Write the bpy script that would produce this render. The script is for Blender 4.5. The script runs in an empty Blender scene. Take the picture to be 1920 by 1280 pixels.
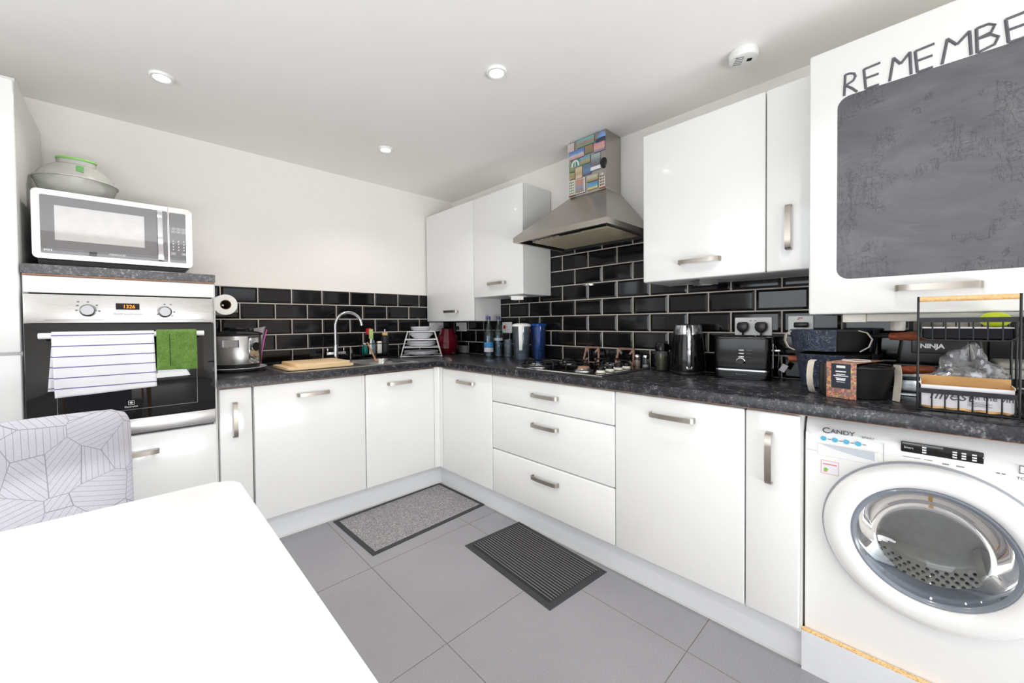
import bpy, bmesh, math, random
from mathutils import Vector, Matrix
random.seed(7)
C = bpy.context.scene.collection
PI = math.pi
R = math.radians

# ------------------------------------------------------------------ mesh builder
class MB:
    def __init__(s):
        s.bm = bmesh.new()
        s.uv = s.bm.loops.layers.uv.new('UVMap')

    def _mi(s, faces, mi):
        if mi:
            for f in faces:
                f.material_index = mi

    def box(s, x0, y0, z0, x1, y1, z1, bev=0, seg=2, mi=0, M=None):
        vs = bmesh.ops.create_cube(s.bm, size=1)['verts']
        for v in vs:
            v.co = Vector(((x0 + x1) / 2 + v.co.x * abs(x1 - x0),
                           (y0 + y1) / 2 + v.co.y * abs(y1 - y0),
                           (z0 + z1) / 2 + v.co.z * abs(z1 - z0)))
            if M is not None:
                v.co = M @ v.co
        fs = list({f for v in vs for f in v.link_faces})
        s._mi(fs, mi)
        if bev:
            es = list({e for v in vs for e in v.link_edges})
            bmesh.ops.bevel(s.bm, geom=es, offset=bev, segments=seg, profile=.5,
                            affect='EDGES', clamp_overlap=True)
        return s

    def ring(s, pts):
        return [s.bm.verts.new(p) for p in pts]

    def bridge(s, a, b, mi=0, closed=True):
        n = len(a)
        for i in range(n if closed else n - 1):
            j = (i + 1) % n
            try:
                f = s.bm.faces.new((a[i], a[j], b[j], b[i]))
                f.material_index = mi
            except ValueError:
                pass

    def face(s, vs, mi=0):
        try:
            f = s.bm.faces.new(vs)
            f.material_index = mi
            return f
        except ValueError:
            return None

    def lathe(s, prof, c=(0, 0, 0), n=32, M=None, mi=0, sx=1, sy=1, a0=0, a1=None):
        """profile of (r, z), revolved about z at c"""
        prev = None
        cv = Vector(c)
        full = a1 is None
        for r, z in prof:
            if r < 1e-6:
                cur = s.ring([cv + Vector((0, 0, z))])
            else:
                m = n if full else n + 1
                cur = []
                for i in range(m):
                    a = (2 * PI * i / n) if full else a0 + (a1 - a0) * i / n
                    cur.append(s.bm.verts.new(cv + Vector((r * sx * math.cos(a), r * sy * math.sin(a), z))))
            if M is not None:
                for v in cur:
                    v.co = M @ v.co
            if prev is not None:
                if len(prev) == 1 and len(cur) > 1:
                    for i in range(len(cur) if full else len(cur) - 1):
                        s.face((prev[0], cur[i], cur[(i + 1) % len(cur)]), mi)
                elif len(cur) == 1 and len(prev) > 1:
                    for i in range(len(prev) if full else len(prev) - 1):
                        s.face((prev[i], prev[(i + 1) % len(prev)], cur[0]), mi)
                elif len(cur) > 1:
                    s.bridge(prev, cur, mi, full)
            prev = cur
        return s

    def cyl(s, p0, p1, r, n=20, mi=0, r1=None, bev=0):
        p0, p1 = Vector(p0), Vector(p1)
        d = p1 - p0
        L = d.length
        q = d.to_track_quat('Z', 'Y').to_matrix().to_4x4()
        M = Matrix.Translation(p0) @ q
        r1 = r if r1 is None else r1
        if bev:
            pr = [(0, 0), (r - bev, 0), (r - bev * .3, bev * .3), (r, bev), (r1, L - bev), (r1 - bev * .3, L - bev * .3), (r1 - bev, L), (0, L)]
        else:
            pr = [(0, 0), (r, 0), (r1, L), (0, L)]
        return s.lathe(pr, n=n, M=M, mi=mi)

    def sphere(s, c, r, n=20, mi=0, M=None):
        rx, ry, rz = r if isinstance(r, tuple) else (r, r, r)
        vs = bmesh.ops.create_uvsphere(s.bm, u_segments=n, v_segments=max(8, n // 2), radius=1)['verts']
        for v in vs:
            v.co = Vector((c[0] + v.co.x * rx, c[1] + v.co.y * ry, c[2] + v.co.z * rz))
            if M is not None:
                v.co = M @ v.co
        s._mi(list({f for v in vs for f in v.link_faces}), mi)
        return s

    def tube(s, pts, r, n=8, closed=False, mi=0):
        pts = [Vector(p) for p in pts]
        m = len(pts)
        rs = r if isinstance(r, (list, tuple)) else [r] * m
        T = []
        for i in range(m):
            a = pts[(i - 1) % m] if (closed or i > 0) else pts[i]
            b = pts[(i + 1) % m] if (closed or i < m - 1) else pts[i]
            t = (b - a)
            T.append(t.normalized() if t.length > 1e-9 else Vector((0, 0, 1)))
        up = Vector((0, 0, 1)) if abs(T[0].z) < .9 else Vector((1, 0, 0))
        N = (up - T[0] * up.dot(T[0])).normalized()
        rings = []
        for i in range(m):
            N = (N - T[i] * N.dot(T[i]))
            N = N.normalized() if N.length > 1e-6 else T[i].orthogonal().normalized()
            B = T[i].cross(N)
            rings.append(s.ring([pts[i] + (N * math.cos(2 * PI * k / n) + B * math.sin(2 * PI * k / n)) * rs[i] for k in range(n)]))
        for i in range(m if closed else m - 1):
            s.bridge(rings[i], rings[(i + 1) % m], mi)
        if not closed:
            s.face(list(reversed(rings[0])), mi)
            s.face(rings[-1], mi)
        return s

    def sweep(s, pts, w, t, up, mi=0, closed=False):
        """flat bar: width w along 'up', thickness t across, along pts"""
        pts = [Vector(p) for p in pts]
        up = Vector(up).normalized()
        m = len(pts)
        rings = []
        for i in range(m):
            a = pts[(i - 1) % m] if (closed or i > 0) else pts[i]
            b = pts[(i + 1) % m] if (closed or i < m - 1) else pts[i]
            tn = (b - a).normalized()
            sd = up.cross(tn).normalized()
            rings.append(s.ring([pts[i] + up * (w / 2) * e + sd * (t / 2) * f for e, f in ((1, 1), (1, -1), (-1, -1), (-1, 1))]))
        for i in range(m if closed else m - 1):
            s.bridge(rings[i], rings[(i + 1) % m], mi)
        if not closed:
            s.face(list(reversed(rings[0])), mi)
            s.face(rings[-1], mi)
        return s

    def prism(s, poly, a, b, axis='Y', mi=0, bev=0, seg=2, M=None):
        """polygon (2D) extruded along axis from a to b.  X: (y,z)  Y: (x,z)  Z: (x,y)"""
        def P(p, h):
            if axis == 'X':
                q = Vector((h, p[0], p[1]))
            elif axis == 'Y':
                q = Vector((p[0], h, p[1]))
            else:
                q = Vector((p[0], p[1], h))
            return M @ q if M is not None else q
        A = s.ring([P(p, a) for p in poly])
        B = s.ring([P(p, b) for p in poly])
        s.bridge(A, B, mi)
        s.face(list(reversed(A)), mi)
        s.face(B, mi)
        if bev:
            es = [e for vs in (A, B) for v in vs for e in v.link_edges if (e.verts[0] in vs and e.verts[1] in vs)]
            bmesh.ops.bevel(s.bm, geom=list(set(es)), offset=bev, segments=seg, profile=.5, affect='EDGES', clamp_overlap=True)
        return s

    def grid(s, fn, nu, nv, mi=0, closed_u=False):
        """fn(i/nu, j/nv) -> (Vector, (u, v))"""
        V = []
        U = []
        for i in range(nu + (0 if closed_u else 1)):
            row = []
            ur = []
            for j in range(nv + 1):
                p, uv = fn(i / nu, j / nv)
                row.append(s.bm.verts.new(p))
                ur.append(uv)
            V.append(row)
            U.append(ur)
        m = len(V)
        for i in range(nu):
            k = (i + 1) % m
            for j in range(nv):
                f = s.face((V[i][j], V[k][j], V[k][j + 1], V[i][j + 1]), mi)
                if f:
                    for lp, q in zip(f.loops, (U[i][j], U[k][j], U[k][j + 1], U[i][j + 1])):
                        lp[s.uv].uv = q
        return s

    def mesh(s, other, M=None, mi=0):
        """append a bpy mesh"""
        n0 = len(s.bm.verts)
        f0 = len(s.bm.faces)
        s.bm.from_mesh(other)
        s.bm.verts.ensure_lookup_table()
        s.bm.faces.ensure_lookup_table()
        for v in s.bm.verts[n0:]:
            if M is not None:
                v.co = M @ v.co
        for f in s.bm.faces[f0:]:
            f.material_index = mi
        return s

    def build(s, name, mats, parent=None, label=None, cat=None, group=None, kind=None,
              loc=(0, 0, 0), rz=0, smooth=32, solid=0, sub=0, off=0, recalc=True):
        me = bpy.data.meshes.new(name)
        if recalc:
            bmesh.ops.recalc_face_normals(s.bm, faces=s.bm.faces[:])
        s.bm.to_mesh(me)
        s.bm.free()
        for m in (mats if isinstance(mats, (list, tuple)) else [mats]):
            me.materials.append(m)
        if smooth:
            for p in me.polygons:
                p.use_smooth = True
            me.set_sharp_from_angle(angle=R(smooth))
        o = bpy.data.objects.new(name, me)
        C.objects.link(o)
        o.location = loc
        o.rotation_euler = (0, 0, rz)
        if parent is not None:
            o.parent = parent
        if solid:
            md = o.modifiers.new('thickness', 'SOLIDIFY')
            md.thickness = solid
            md.offset = off
        if sub:
            md = o.modifiers.new('smooth', 'SUBSURF')
            md.levels = sub
            md.render_levels = sub
        props(o, label, cat, group, kind)
        return o


def props(o, label=None, cat=None, group=None, kind=None):
    if label: o['label'] = label
    if cat: o['category'] = cat
    if group: o['group'] = group
    if kind: o['kind'] = kind
    return o


def thing(name, label, cat, loc=(0, 0, 0), rz=0, group=None):
    o = bpy.data.objects.new(name, None)
    o.empty_display_size = .05
    C.objects.link(o)
    o.location = loc
    o.rotation_euler = (0, 0, rz)
    return props(o, label, cat, group)


def dup(root, loc, rz=None, label=None, group=None):
    r = root.copy()
    C.objects.link(r)
    r.location = loc
    if rz is not None:
        r.rotation_euler = (0, 0, rz)
    if label: r['label'] = label
    if group: r['group'] = group
    for ch in list(root.children):
        c = ch.copy()
        C.objects.link(c)
        c.parent = r
        for g in list(ch.children):
            d = g.copy()
            C.objects.link(d)
            d.parent = c
    return r


def text_mesh(txt, size, shear=0, ext=.0004, bold=0, spacing=1, align='LEFT', sx=1):
    """a mesh of lettering in the local XY plane, base line at y=0"""
    cu = bpy.data.curves.new('t', 'FONT')
    cu.body = txt
    cu.size = size
    cu.shear = shear
    cu.extrude = ext
    cu.offset = bold
    cu.space_character = spacing
    cu.align_x = align
    cu.resolution_u = 4
    o = bpy.data.objects.new('t', cu)
    C.objects.link(o)
    dg = bpy.context.evaluated_depsgraph_get()
    me = bpy.data.meshes.new_from_object(o.evaluated_get(dg))
    bpy.data.objects.remove(o)
    if sx != 1:
        for v in me.vertices:
            v.co.x *= sx
    return me

# lettering facing -Y (local x to the right, z up)
FACE = Matrix(((1, 0, 0, 0), (0, 0, -1, 0), (0, 1, 0, 0), (0, 0, 0, 1)))


def letters(mb, txt, size, x, y, z, mi=0, **k):
    me = text_mesh(txt, size, **k)
    mb.mesh(me, Matrix.Translation((x, y, z)) @ FACE, mi)
    return mb

# ------------------------------------------------------------------ materials
def lin(c):
    def f(v):
        v = v / 255
        return v / 12.92 if v <= .04045 else ((v + .055) / 1.055) ** 2.4
    return (f(c[0]), f(c[1]), f(c[2]), 1)


class NT:
    def __init__(s, name):
        s.m = bpy.data.materials.new(name)
        s.m.use_nodes = True
        s.t = s.m.node_tree
        s.t.nodes.clear()
        s.out = s.n('ShaderNodeOutputMaterial')
        s.bsdf = None

    def n(s, typ, **k):
        nd = s.t.nodes.new(typ)
        for a, b in k.items():
            setattr(nd, a, b)
        return nd

    def set(s, sock, v):
        if hasattr(v, 'is_linked') or isinstance(v, bpy.types.NodeSocket):
            s.t.links.new(v, sock)
        else:
            sock.default_value = v

    def coord(s, kind='Object', scale=(1, 1, 1), rot=(0, 0, 0), loc=(0, 0, 0)):
        tc = s.n('ShaderNodeTexCoord')
        mp = s.n('ShaderNodeMapping')
        s.t.links.new(tc.outputs[kind], mp.inputs[0])
        mp.inputs['Location'].default_value = loc
        mp.inputs['Rotation'].default_value = rot
        mp.inputs['Scale'].default_value = scale
        return mp.outputs[0]

    def noise(s, vec, scale=5, detail=3, rough=.5, dist=0):
        nd = s.n('ShaderNodeTexNoise')
        s.set(nd.inputs['Vector'], vec)
        nd.inputs['Scale'].default_value = scale
        nd.inputs['Detail'].default_value = detail
        nd.inputs['Roughness'].default_value = rough
        nd.inputs['Distortion'].default_value = dist
        return nd.outputs['Fac'], nd.outputs['Color']

    def vor(s, vec, scale=5, feature='F1', rnd=1):
        nd = s.n('ShaderNodeTexVoronoi', feature=feature)
        s.set(nd.inputs['Vector'], vec)
        nd.inputs['Scale'].default_value = scale
        nd.inputs['Randomness'].default_value = rnd
        return nd

    def ramp(s, fac, stops, interp='LINEAR'):
        nd = s.n('ShaderNodeValToRGB')
        nd.color_ramp.interpolation = interp
        e = nd.color_ramp.elements
        while len(e) < len(stops):
            e.new(.5)
        for k, (p, c) in enumerate(stops):
            e[k].position = p
            e[k].color = c if len(c) == 4 else (*c, 1)
        s.set(nd.inputs[0], fac)
        return nd.outputs[0]

    def math(s, op, a, b=0, c=None):
        nd = s.n('ShaderNodeMath', operation=op)
        s.set(nd.inputs[0], a)
        s.set(nd.inputs[1], b)
        if c is not None:
            s.set(nd.inputs[2], c)
        return nd.outputs[0]

    def mix(s, fac, a, b):
        nd = s.n('ShaderNodeMix', data_type='RGBA')
        s.set(nd.inputs[0], fac)
        s.set(nd.inputs[6], a)
        s.set(nd.inputs[7], b)
        return nd.outputs[2]

    def sep(s, vec):
        nd = s.n('ShaderNodeSeparateXYZ')
        s.set(nd.inputs[0], vec)
        return nd.outputs

    def bump(s, h, strength=.2, dist=.002):
        nd = s.n('ShaderNodeBump')
        nd.inputs['Strength'].default_value = strength
        nd.inputs['Distance'].default_value = dist
        s.set(nd.inputs['Height'], h)
        return nd.outputs[0]

    def done(s, col=(.8, .8, .8, 1), rough=.5, metal=0, spec=.5, normal=None, coat=0, emis=None, es=0, aniso=0, sheen=0, trans=0, ior=1.45):
        b = s.n('ShaderNodeBsdfPrincipled')
        s.set(b.inputs['Base Color'], col)
        s.set(b.inputs['Roughness'], rough)
        s.set(b.inputs['Metallic'], metal)
        s.set(b.inputs['Specular IOR Level'], spec)
        b.inputs['IOR'].default_value = ior
        if normal is not None: s.set(b.inputs['Normal'], normal)
        if coat:
            b.inputs['Coat Weight'].default_value = coat
            b.inputs['Coat Roughness'].default_value = .05
        if aniso: b.inputs['Anisotropic'].default_value = aniso
        if sheen: b.inputs['Sheen Weight'].default_value = sheen
        if trans: b.inputs['Transmission Weight'].default_value = trans
        if emis is not None:
            s.set(b.inputs['Emission Color'], emis)
            b.inputs['Emission Strength'].default_value = es
        s.bsdf = b
        s.t.links.new(b.outputs[0], s.out.inputs[0])
        return s.m


def plain(name, rgb, rough=.5, metal=0, spec=.5, coat=0, var=.04, vs=40, bump=0, bs=200, emis=None, es=0, sheen=0):
    """a colour with a faint procedural variation and optional fine bump"""
    t = NT(name)
    v = t.coord()
    f, _ = t.noise(v, vs, 3)
    c = lin(rgb)
    lo = tuple(max(0, x * (1 - var)) for x in c[:3]) + (1,)
    hi = tuple(min(1, x * (1 + var)) for x in c[:3]) + (1,)
    col = t.ramp(f, [(.3, lo), (.7, hi)])
    nrm = None
    if bump:
        g, _ = t.noise(v, bs, 2)
        nrm = t.bump(g, bump)
    return t.done(col, rough, metal, spec, nrm, coat, lin(emis) if emis else None, es, sheen=sheen)


def clear(name, tint=(255, 255, 255), rough=.03, body=.0, bodycol=(255, 255, 255), fr=1.45, gloss=1.0):
    """thin clear glass or plastic: see-through with a fresnel reflection, a little body colour"""
    t = NT(name)
    tr = t.n('ShaderNodeBsdfTransparent')
    tr.inputs[0].default_value = lin(tint)
    gl = t.n('ShaderNodeBsdfGlossy')
    gl.inputs['Roughness'].default_value = rough
    fz = t.n('ShaderNodeFresnel')
    fz.inputs[0].default_value = fr
    k = t.math('MULTIPLY', fz.outputs[0], gloss)
    mx = t.n('ShaderNodeMixShader')
    t.set(mx.inputs[0], k)
    src = tr.outputs[0]
    if body:
        df = t.n('ShaderNodeBsdfDiffuse')
        df.inputs[0].default_value = lin(bodycol)
        m2 = t.n('ShaderNodeMixShader')
        m2.inputs[0].default_value = body
        t.t.links.new(src, m2.inputs[1])
        t.t.links.new(df.outputs[0], m2.inputs[2])
        src = m2.outputs[0]
    t.t.links.new(src, mx.inputs[1])
    t.t.links.new(gl.outputs[0], mx.inputs[2])
    t.t.links.new(mx.outputs[0], t.out.inputs[0])
    return t.m


def steel(name, rgb=(190, 188, 186), rough=.3, ax='X', stretch=60, aniso=.5):
    t = NT(name)
    sc = {'X': (1, stretch, stretch), 'Y': (stretch, 1, stretch), 'Z': (stretch, stretch, 1)}[ax]
    f, _ = t.noise(t.coord(scale=sc), 6, 2)
    r = t.ramp(f, [(.2, (rough * .9,) * 3), (.8, (rough * 1.12,) * 3)])
    return t.done(lin(rgb), r, 1, .5, t.bump(f, .012, .0004))


def worktop_mat(name, k=1.0):
    t = NT(name)
    v = t.coord()
    f1, _ = t.noise(v, 42, 5, .68, .8)
    f2, _ = t.noise(v, 160, 3, .6)
    f3, _ = t.noise(v, 22, 4, .6, .4)
    fl = t.math('MULTIPLY', f1, f2)
    fl = t.math('MULTIPLY', fl, t.math('ADD', f3, .5))
    if k > 1:
        col = t.ramp(fl, [(.2, lin((84, 84, 87))), (.3, lin((104, 104, 107))), (.38, lin((140, 140, 142))), (.46, lin((190, 188, 188)))])
    else:
        col = t.ramp(fl, [(.2, lin((30, 30, 34))), (.28, lin((50, 50, 55))), (.36, lin((88, 88, 92))), (.46, lin((142, 142, 144)))])
    g, _ = t.noise(v, 400, 2)
    return t.done(col, .27, 0, .5, t.bump(g, .12, .0006))
M = {}
M['wall'] = plain('wall_paint', (241, 238, 234), .7, var=.01, bump=.03, bs=300)
M['ceiling'] = plain('ceiling_paint', (246, 244, 241), .8, var=.008, vs=3)
M['white'] = plain('white_gloss_door', (236, 236, 235), .16, spec=.5, var=.005, coat=.3)
M['carcass'] = plain('white_carcass', (222, 222, 220), .4, var=.01)
M['plinth'] = plain('white_plinth', (228, 230, 233), .35, var=.01)
M['gapdark'] = plain('shadow_gap_rubber', (70, 70, 72), .6)
M['handle'] = steel('satin_nickel', (176, 168, 158), .33, 'X')
M['worktop'] = worktop_mat('worktop_laminate')
M['worktop2'] = worktop_mat('shelf_laminate', 1.35)
M['copperedge'] = plain('raw_board_edge', (150, 112, 92), .7, var=.2, vs=120)
M['chip'] = None
M['tile'] = plain('black_ceramic_tile', (20, 19, 21), .07, spec=.42, var=.1, vs=3)
M['grout'] = plain('pale_grout', (196, 188, 178), .85, var=.06, vs=60)
M['floortile'] = None
M['floorgrout'] = plain('floor_grout', (128, 118, 108), .9, var=.1)
M['steel'] = steel('brushed_steel', (200, 198, 196), .28, 'X')
M['steelv'] = steel('brushed_steel_upright', (196, 194, 192), .3, 'Z')
M['hoodsteel'] = steel('hood_steel', (184, 178, 172), .3, 'X')
M['chrome'] = plain('chrome', (215, 216, 220), .08, 1, var=.01)
M['chromedull'] = plain('dull_chrome', (186, 187, 190), .22, 1, var=.03)
M['blackglass'] = plain('black_glass', (10, 10, 12), .03, spec=.7, var=.1)
M['blackplastic'] = plain('black_plastic', (20, 20, 22), .3, var=.1)
M['blackgloss'] = plain('black_gloss_plastic', (12, 12, 14), .12, spec=.4, var=.1)
M['blackmatt'] = plain('matt_black_metal', (30, 30, 32), .55, var=.1, bump=.05, bs=600)
M['iron'] = plain('cast_iron', (24, 24, 25), .5, .3, var=.2, bump=.1, bs=500)
M['grey'] = plain('grey_plastic', (120, 121, 124), .4)
M['dark'] = plain('dark_inside', (28, 27, 27), .8)
M['whiteplastic'] = plain('white_plastic', (240, 240, 238), .3, var=.01)
M['creamplastic'] = plain('cream_plastic', (226, 224, 214), .4, var=.02)
M['china'] = plain('white_china', (232, 234, 238), .12, var=.01, coat=.3)
M['whitewire'] = plain('white_coated_wire', (236, 232, 232), .35)
M['red'] = plain('red_plastic', (206, 24, 34), .35)
M['burgundy'] = plain('burgundy_gloss', (92, 8, 26), .1, coat=.5, var=.05)
M['bamboo'] = None
M['woodhandle'] = None
M['blackwire'] = plain('black_wire', (34, 35, 38), .45, .2)
M['lime'] = plain('lime_skin', (178, 196, 10), .4, var=.1, vs=30, bump=.15, bs=250)
M['green'] = plain('green_plastic', (128, 196, 96), .35)
M['tealgel'] = plain('teal_plastic', (10, 120, 110), .25)
M['pink'] = plain('pink_plastic', (205, 80, 165), .35)
M['bluelid'] = plain('blue_plastic', (14, 64, 140), .25)
M['purplecap'] = plain('purple_cap', (86, 84, 140), .35)
M['paper'] = plain('tissue_paper', (246, 244, 240), .9, var=.02, bump=.2, bs=180)
M['card'] = plain('brown_card', (214, 170, 112), .8, var=.08, vs=20)
M['cardwhite'] = plain('white_card', (226, 225, 230), .6, var=.02)
M['cardtube'] = plain('cardboard_tube', (128, 98, 78), .8)
M['ink'] = plain('grey_ink', (88, 88, 96), .6)
M['inkblack'] = plain('black_ink', (40, 40, 44), .6)
M['inkwhite'] = plain('white_ink', (236, 236, 236), .5)
M['inkblue'] = plain('blue_ink', (94, 178, 214), .5)
M['inkred'] = plain('red_ink', (214, 80, 70), .5)
M['inkgreen'] = plain('green_ink', (120, 190, 70), .5)
M['tabletop'] = plain('white_table_top', (250, 250, 250), .3, var=.004)
M['oven_lit'] = plain('orange_digits', (255, 130, 20), .4, emis=(255, 120, 10), es=3)
M['lamp'] = plain('lamp_glow', (255, 255, 250), .4, emis=(255, 250, 240), es=18)
M['glass'] = clear('clear_glass', (236, 240, 240), .02, .03)
M['glassblue'] = clear('bottle_glass', (234, 242, 244), .02, .03, (200, 215, 222), gloss=1.6)
M['jugclear'] = clear('jug_plastic', (232, 236, 242), .05, .10, (190, 200, 214), gloss=1.4)
M['jugblue'] = clear('blue_jug_plastic', (190, 210, 238), .05, .10, (90, 135, 205), gloss=1.4)
M['water'] = clear('water', (222, 236, 246), .02, .06, (150, 195, 235))
M['bagplastic'] = clear('crumpled_film', (248, 247, 249), .09, .12, (232, 230, 236), 1.5, 2.2)
M['zipbag'] = clear('zip_bag_film', (236, 236, 240), .2, .35, (235, 235, 240))
M['dome'] = clear('frosted_dome_plastic', (252, 253, 250), .18, .34, (252, 252, 248), gloss=.9)
M['oil'] = clear('oil', (120, 110, 30), .05, .5, (96, 88, 16))
M['pane'] = clear('window_pane', (250, 252, 252), .01)
M['doorglass'] = clear('porthole_glass', (222, 226, 230), .02, .0, fr=1.5)
M['salt'] = plain('salt', (246, 246, 246), .8)
M['pepper'] = plain('pink_salt', (206, 168, 150), .8, var=.3, vs=300)
M['filter'] = plain('grease_filter', (186, 176, 150), .45, .3, var=.06, vs=20, bump=.3, bs=300)
M['beige'] = plain('beige_light_cover', (150, 142, 126), .4)


def m_chip():
    t = NT('chipboard_edge')
    v = t.coord(scale=(1, 1, 1))
    a = t.vor(v, 260)
    f, _ = t.noise(v, 90, 3)
    col = t.ramp(t.math('ADD', t.math('MULTIPLY', f, .6), t.math('MULTIPLY', a.outputs['Distance'], .6)), [(.25, lin((176, 118, 62))), (.5, lin((226, 178, 116))), (.75, lin((246, 214, 164)))])
    return t.done(col, .85)
M['chip'] = m_chip()


def m_floor():
    t = NT('grey_porcelain_tile')
    v = t.coord()
    f, _ = t.noise(v, 2.2, 4, .6)
    g, _ = t.noise(v, 260, 2, .6)
    base = t.ramp(f, [(.3, lin((143, 142, 147))), (.7, lin((156, 155, 160)))])
    sp = t.ramp(g, [(.35, lin((132, 131, 136))), (.65, lin((170, 169, 174)))])
    col = t.mix(.35, base, sp)
    r, _ = t.noise(v, 30, 3)
    return t.done(col, t.ramp(r, [(.3, (.33, .33, .33)), (.7, (.45, .45, .45))]), 0, .5, t.bump(g, .05, .0005))
M['floortile'] = m_floor()


def m_wood(name, a, b, c, sc=(1, 14, 14), rough=.45):
    t = NT(name)
    v = t.coord(scale=sc)
    f, _ = t.noise(v, 8, 4, .55, .3)
    return t.done(t.ramp(f, [(.3, lin(a)), (.5, lin(b)), (.72, lin(c))]), rough, 0, .4, t.bump(f, .05, .0006))
M['bamboo'] = m_wood('bamboo_board', (222, 186, 138), (236, 204, 158), (244, 218, 178))
M['woodhandle'] = m_wood('red_brown_wood', (112, 54, 34), (150, 78, 52), (176, 100, 70), (14, 2, 14))
M['palewood'] = m_wood('pale_beech', (206, 158, 104), (224, 180, 124), (234, 196, 146), (14, 1.5, 14))


def m_carpet():
    t = NT('grey_carpet_pile')
    v = t.coord()
    g, _ = t.noise(v, 210, 2, .8)
    f, _ = t.noise(v, 9, 3)
    col = t.ramp(g, [(.36, lin((108, 106, 109))), (.5, lin((154, 152, 154))), (.64, lin((208, 206, 207)))])
    col = t.mix(t.math('MULTIPLY', f, .3), col, lin((110, 108, 110)))
    return t.done(col, .95, 0, .1, t.bump(g, .9, .004))
M['carpet'] = m_carpet()
M['rubber'] = plain('black_rubber', (58, 57, 61), .7, bump=.2, bs=500)
M['ribdark'] = plain('dark_rib_pile', (52, 51, 55), .95, var=.25, vs=300, bump=.4, bs=500)
M['riblight'] = plain('light_rib_thread', (150, 148, 150), .95, var=.2, vs=300)


def m_chair():
    """stretch cover: patches of parallel lines at different angles"""
    t = NT('patterned_chair_cover')
    v = t.coord('UV')
    vo = t.vor(v, 9.6, 'F1', .9)
    ed = t.vor(v, 9.6, 'DISTANCE_TO_EDGE', .9)
    cs = t.sep(vo.outputs['Color'])
    ang = t.math('MULTIPLY', t.math('ROUND', t.math('MULTIPLY', cs[0], 5)), PI / 5)
    xy = t.sep(v)
    d = t.math('ADD', t.math('MULTIPLY', xy[0], t.math('COSINE', ang)), t.math('MULTIPLY', xy[1], t.math('SINE', ang)))
    fr = t.math('FRACT', t.math('MULTIPLY', d, 74))
    ln = t.math('LESS_THAN', fr, .085)
    e = t.math('LESS_THAN', ed.outputs['Distance'], .008)
    k = t.math('MAXIMUM', ln, e)
    g, _ = t.noise(t.coord('Object'), 500, 2)
    base = t.ramp(g, [(.3, lin((194, 193, 203))), (.7, lin((209, 208, 217)))])
    col = t.mix(k, base, lin((160, 158, 168)))
    h = t.math('SUBTRACT', t.math('MULTIPLY', g, .35), k)
    return t.done(col, .9, 0, .2, t.bump(h, .6, .003), sheen=.2)
M['chaircover'] = m_chair()


def m_towel():
    t = NT('striped_tea_towel')
    v = t.coord('UV')
    xy = t.sep(v)
    w, _ = t.noise(v, 3, 2)
    s = t.math('ADD', xy[1], t.math('MULTIPLY', w, .006))
    fr = t.math('FRACT', t.math('MULTIPLY', s, 1 / .0415))
    ln = t.math('LESS_THAN', fr, .1)
    col = t.mix(ln, lin((238, 237, 240)), lin((112, 108, 160)))
    g, _ = t.noise(t.coord('Object'), 700, 2)
    return t.done(col, .9, 0, .2, t.bump(g, .3, .001))
M['teatowel'] = m_towel()


def m_terry():
    t = NT('green_terry')
    v = t.coord()
    g, _ = t.noise(v, 320, 3, .7)
    f, _ = t.noise(v, 40, 3)
    col = t.ramp(t.math('ADD', t.math('MULTIPLY', g, .7), t.math('MULTIPLY', f, .3)), [(.3, lin((72, 100, 40))), (.5, lin((100, 136, 62))), (.7, lin((134, 168, 94)))])
    return t.done(col, .95, 0, .1, t.bump(g, .8, .003), sheen=.3)
M['terry'] = m_terry()


def m_chalk():
    """slate-coloured sticker, wiped and scribbled on: scratch lines of several slants"""
    t = NT('chalkboard_sticker')
    v = t.coord()
    f, _ = t.noise(t.coord(scale=(1, 1, 2.2), rot=(0, R(10), 0)), 4, 5, .65, .8)
    mk, _ = t.noise(v, 5, 3, .6)
    scr = None
    for sc_, rot_, w_, nz, ds in (((1.6, 1, 7), 10, .010, 5, 1.6), ((8, 1, 1.0), -8, .011, 4, 1.4), ((2.2, 1, 2.2), 30, .005, 5, 2.0), ((4, 1, 1.0), -35, .008, 5, 1.6)):
        n_, _ = t.noise(t.coord(scale=sc_, rot=(0, R(rot_), 0)), nz, 4, .6, ds)
        ln = t.math('LESS_THAN', t.math('ABSOLUTE', t.math('SUBTRACT', n_, .5)), w_)
        scr = ln if scr is None else t.math('MAXIMUM', scr, ln)
    scr = t.math('MULTIPLY', scr, t.math('GREATER_THAN', mk, .52))
    base = t.ramp(f, [(.28, lin((80, 80, 85))), (.5, lin((92, 92, 96))), (.74, lin((108, 108, 111)))])
    col = t.mix(t.math('MULTIPLY', scr, .48), base, lin((48, 47, 50)))
    return t.done(col, .38, 0, .45)
M['chalk'] = m_chalk()
M['chalkletters'] = plain('slate_letters', (92, 92, 98), .5)


def m_slate():
    t = NT('slate_print_card')
    v = t.coord()
    f, _ = t.noise(v, 18, 5, .7, .6)
    w, _ = t.noise(t.coord(scale=(8, 1, 1.5)), 14, 4, .65, 1.5)
    ln = t.math('LESS_THAN', t.math('ABSOLUTE', t.math('SUBTRACT', w, .5)), .012)
    base = t.ramp(f, [(.3, lin((36, 44, 60))), (.6, lin((56, 64, 82))), (.8, lin((96, 102, 118)))])
    return t.done(t.mix(t.math('MULTIPLY', ln, .45), base, lin((170, 176, 190))), .45)
M['slate'] = m_slate()
M['sleeveblue'] = plain('dark_blue_card', (44, 50, 62), .5, var=.06)
M['sleeveedge'] = plain('cream_card_edge', (216, 206, 192), .7)


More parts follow.
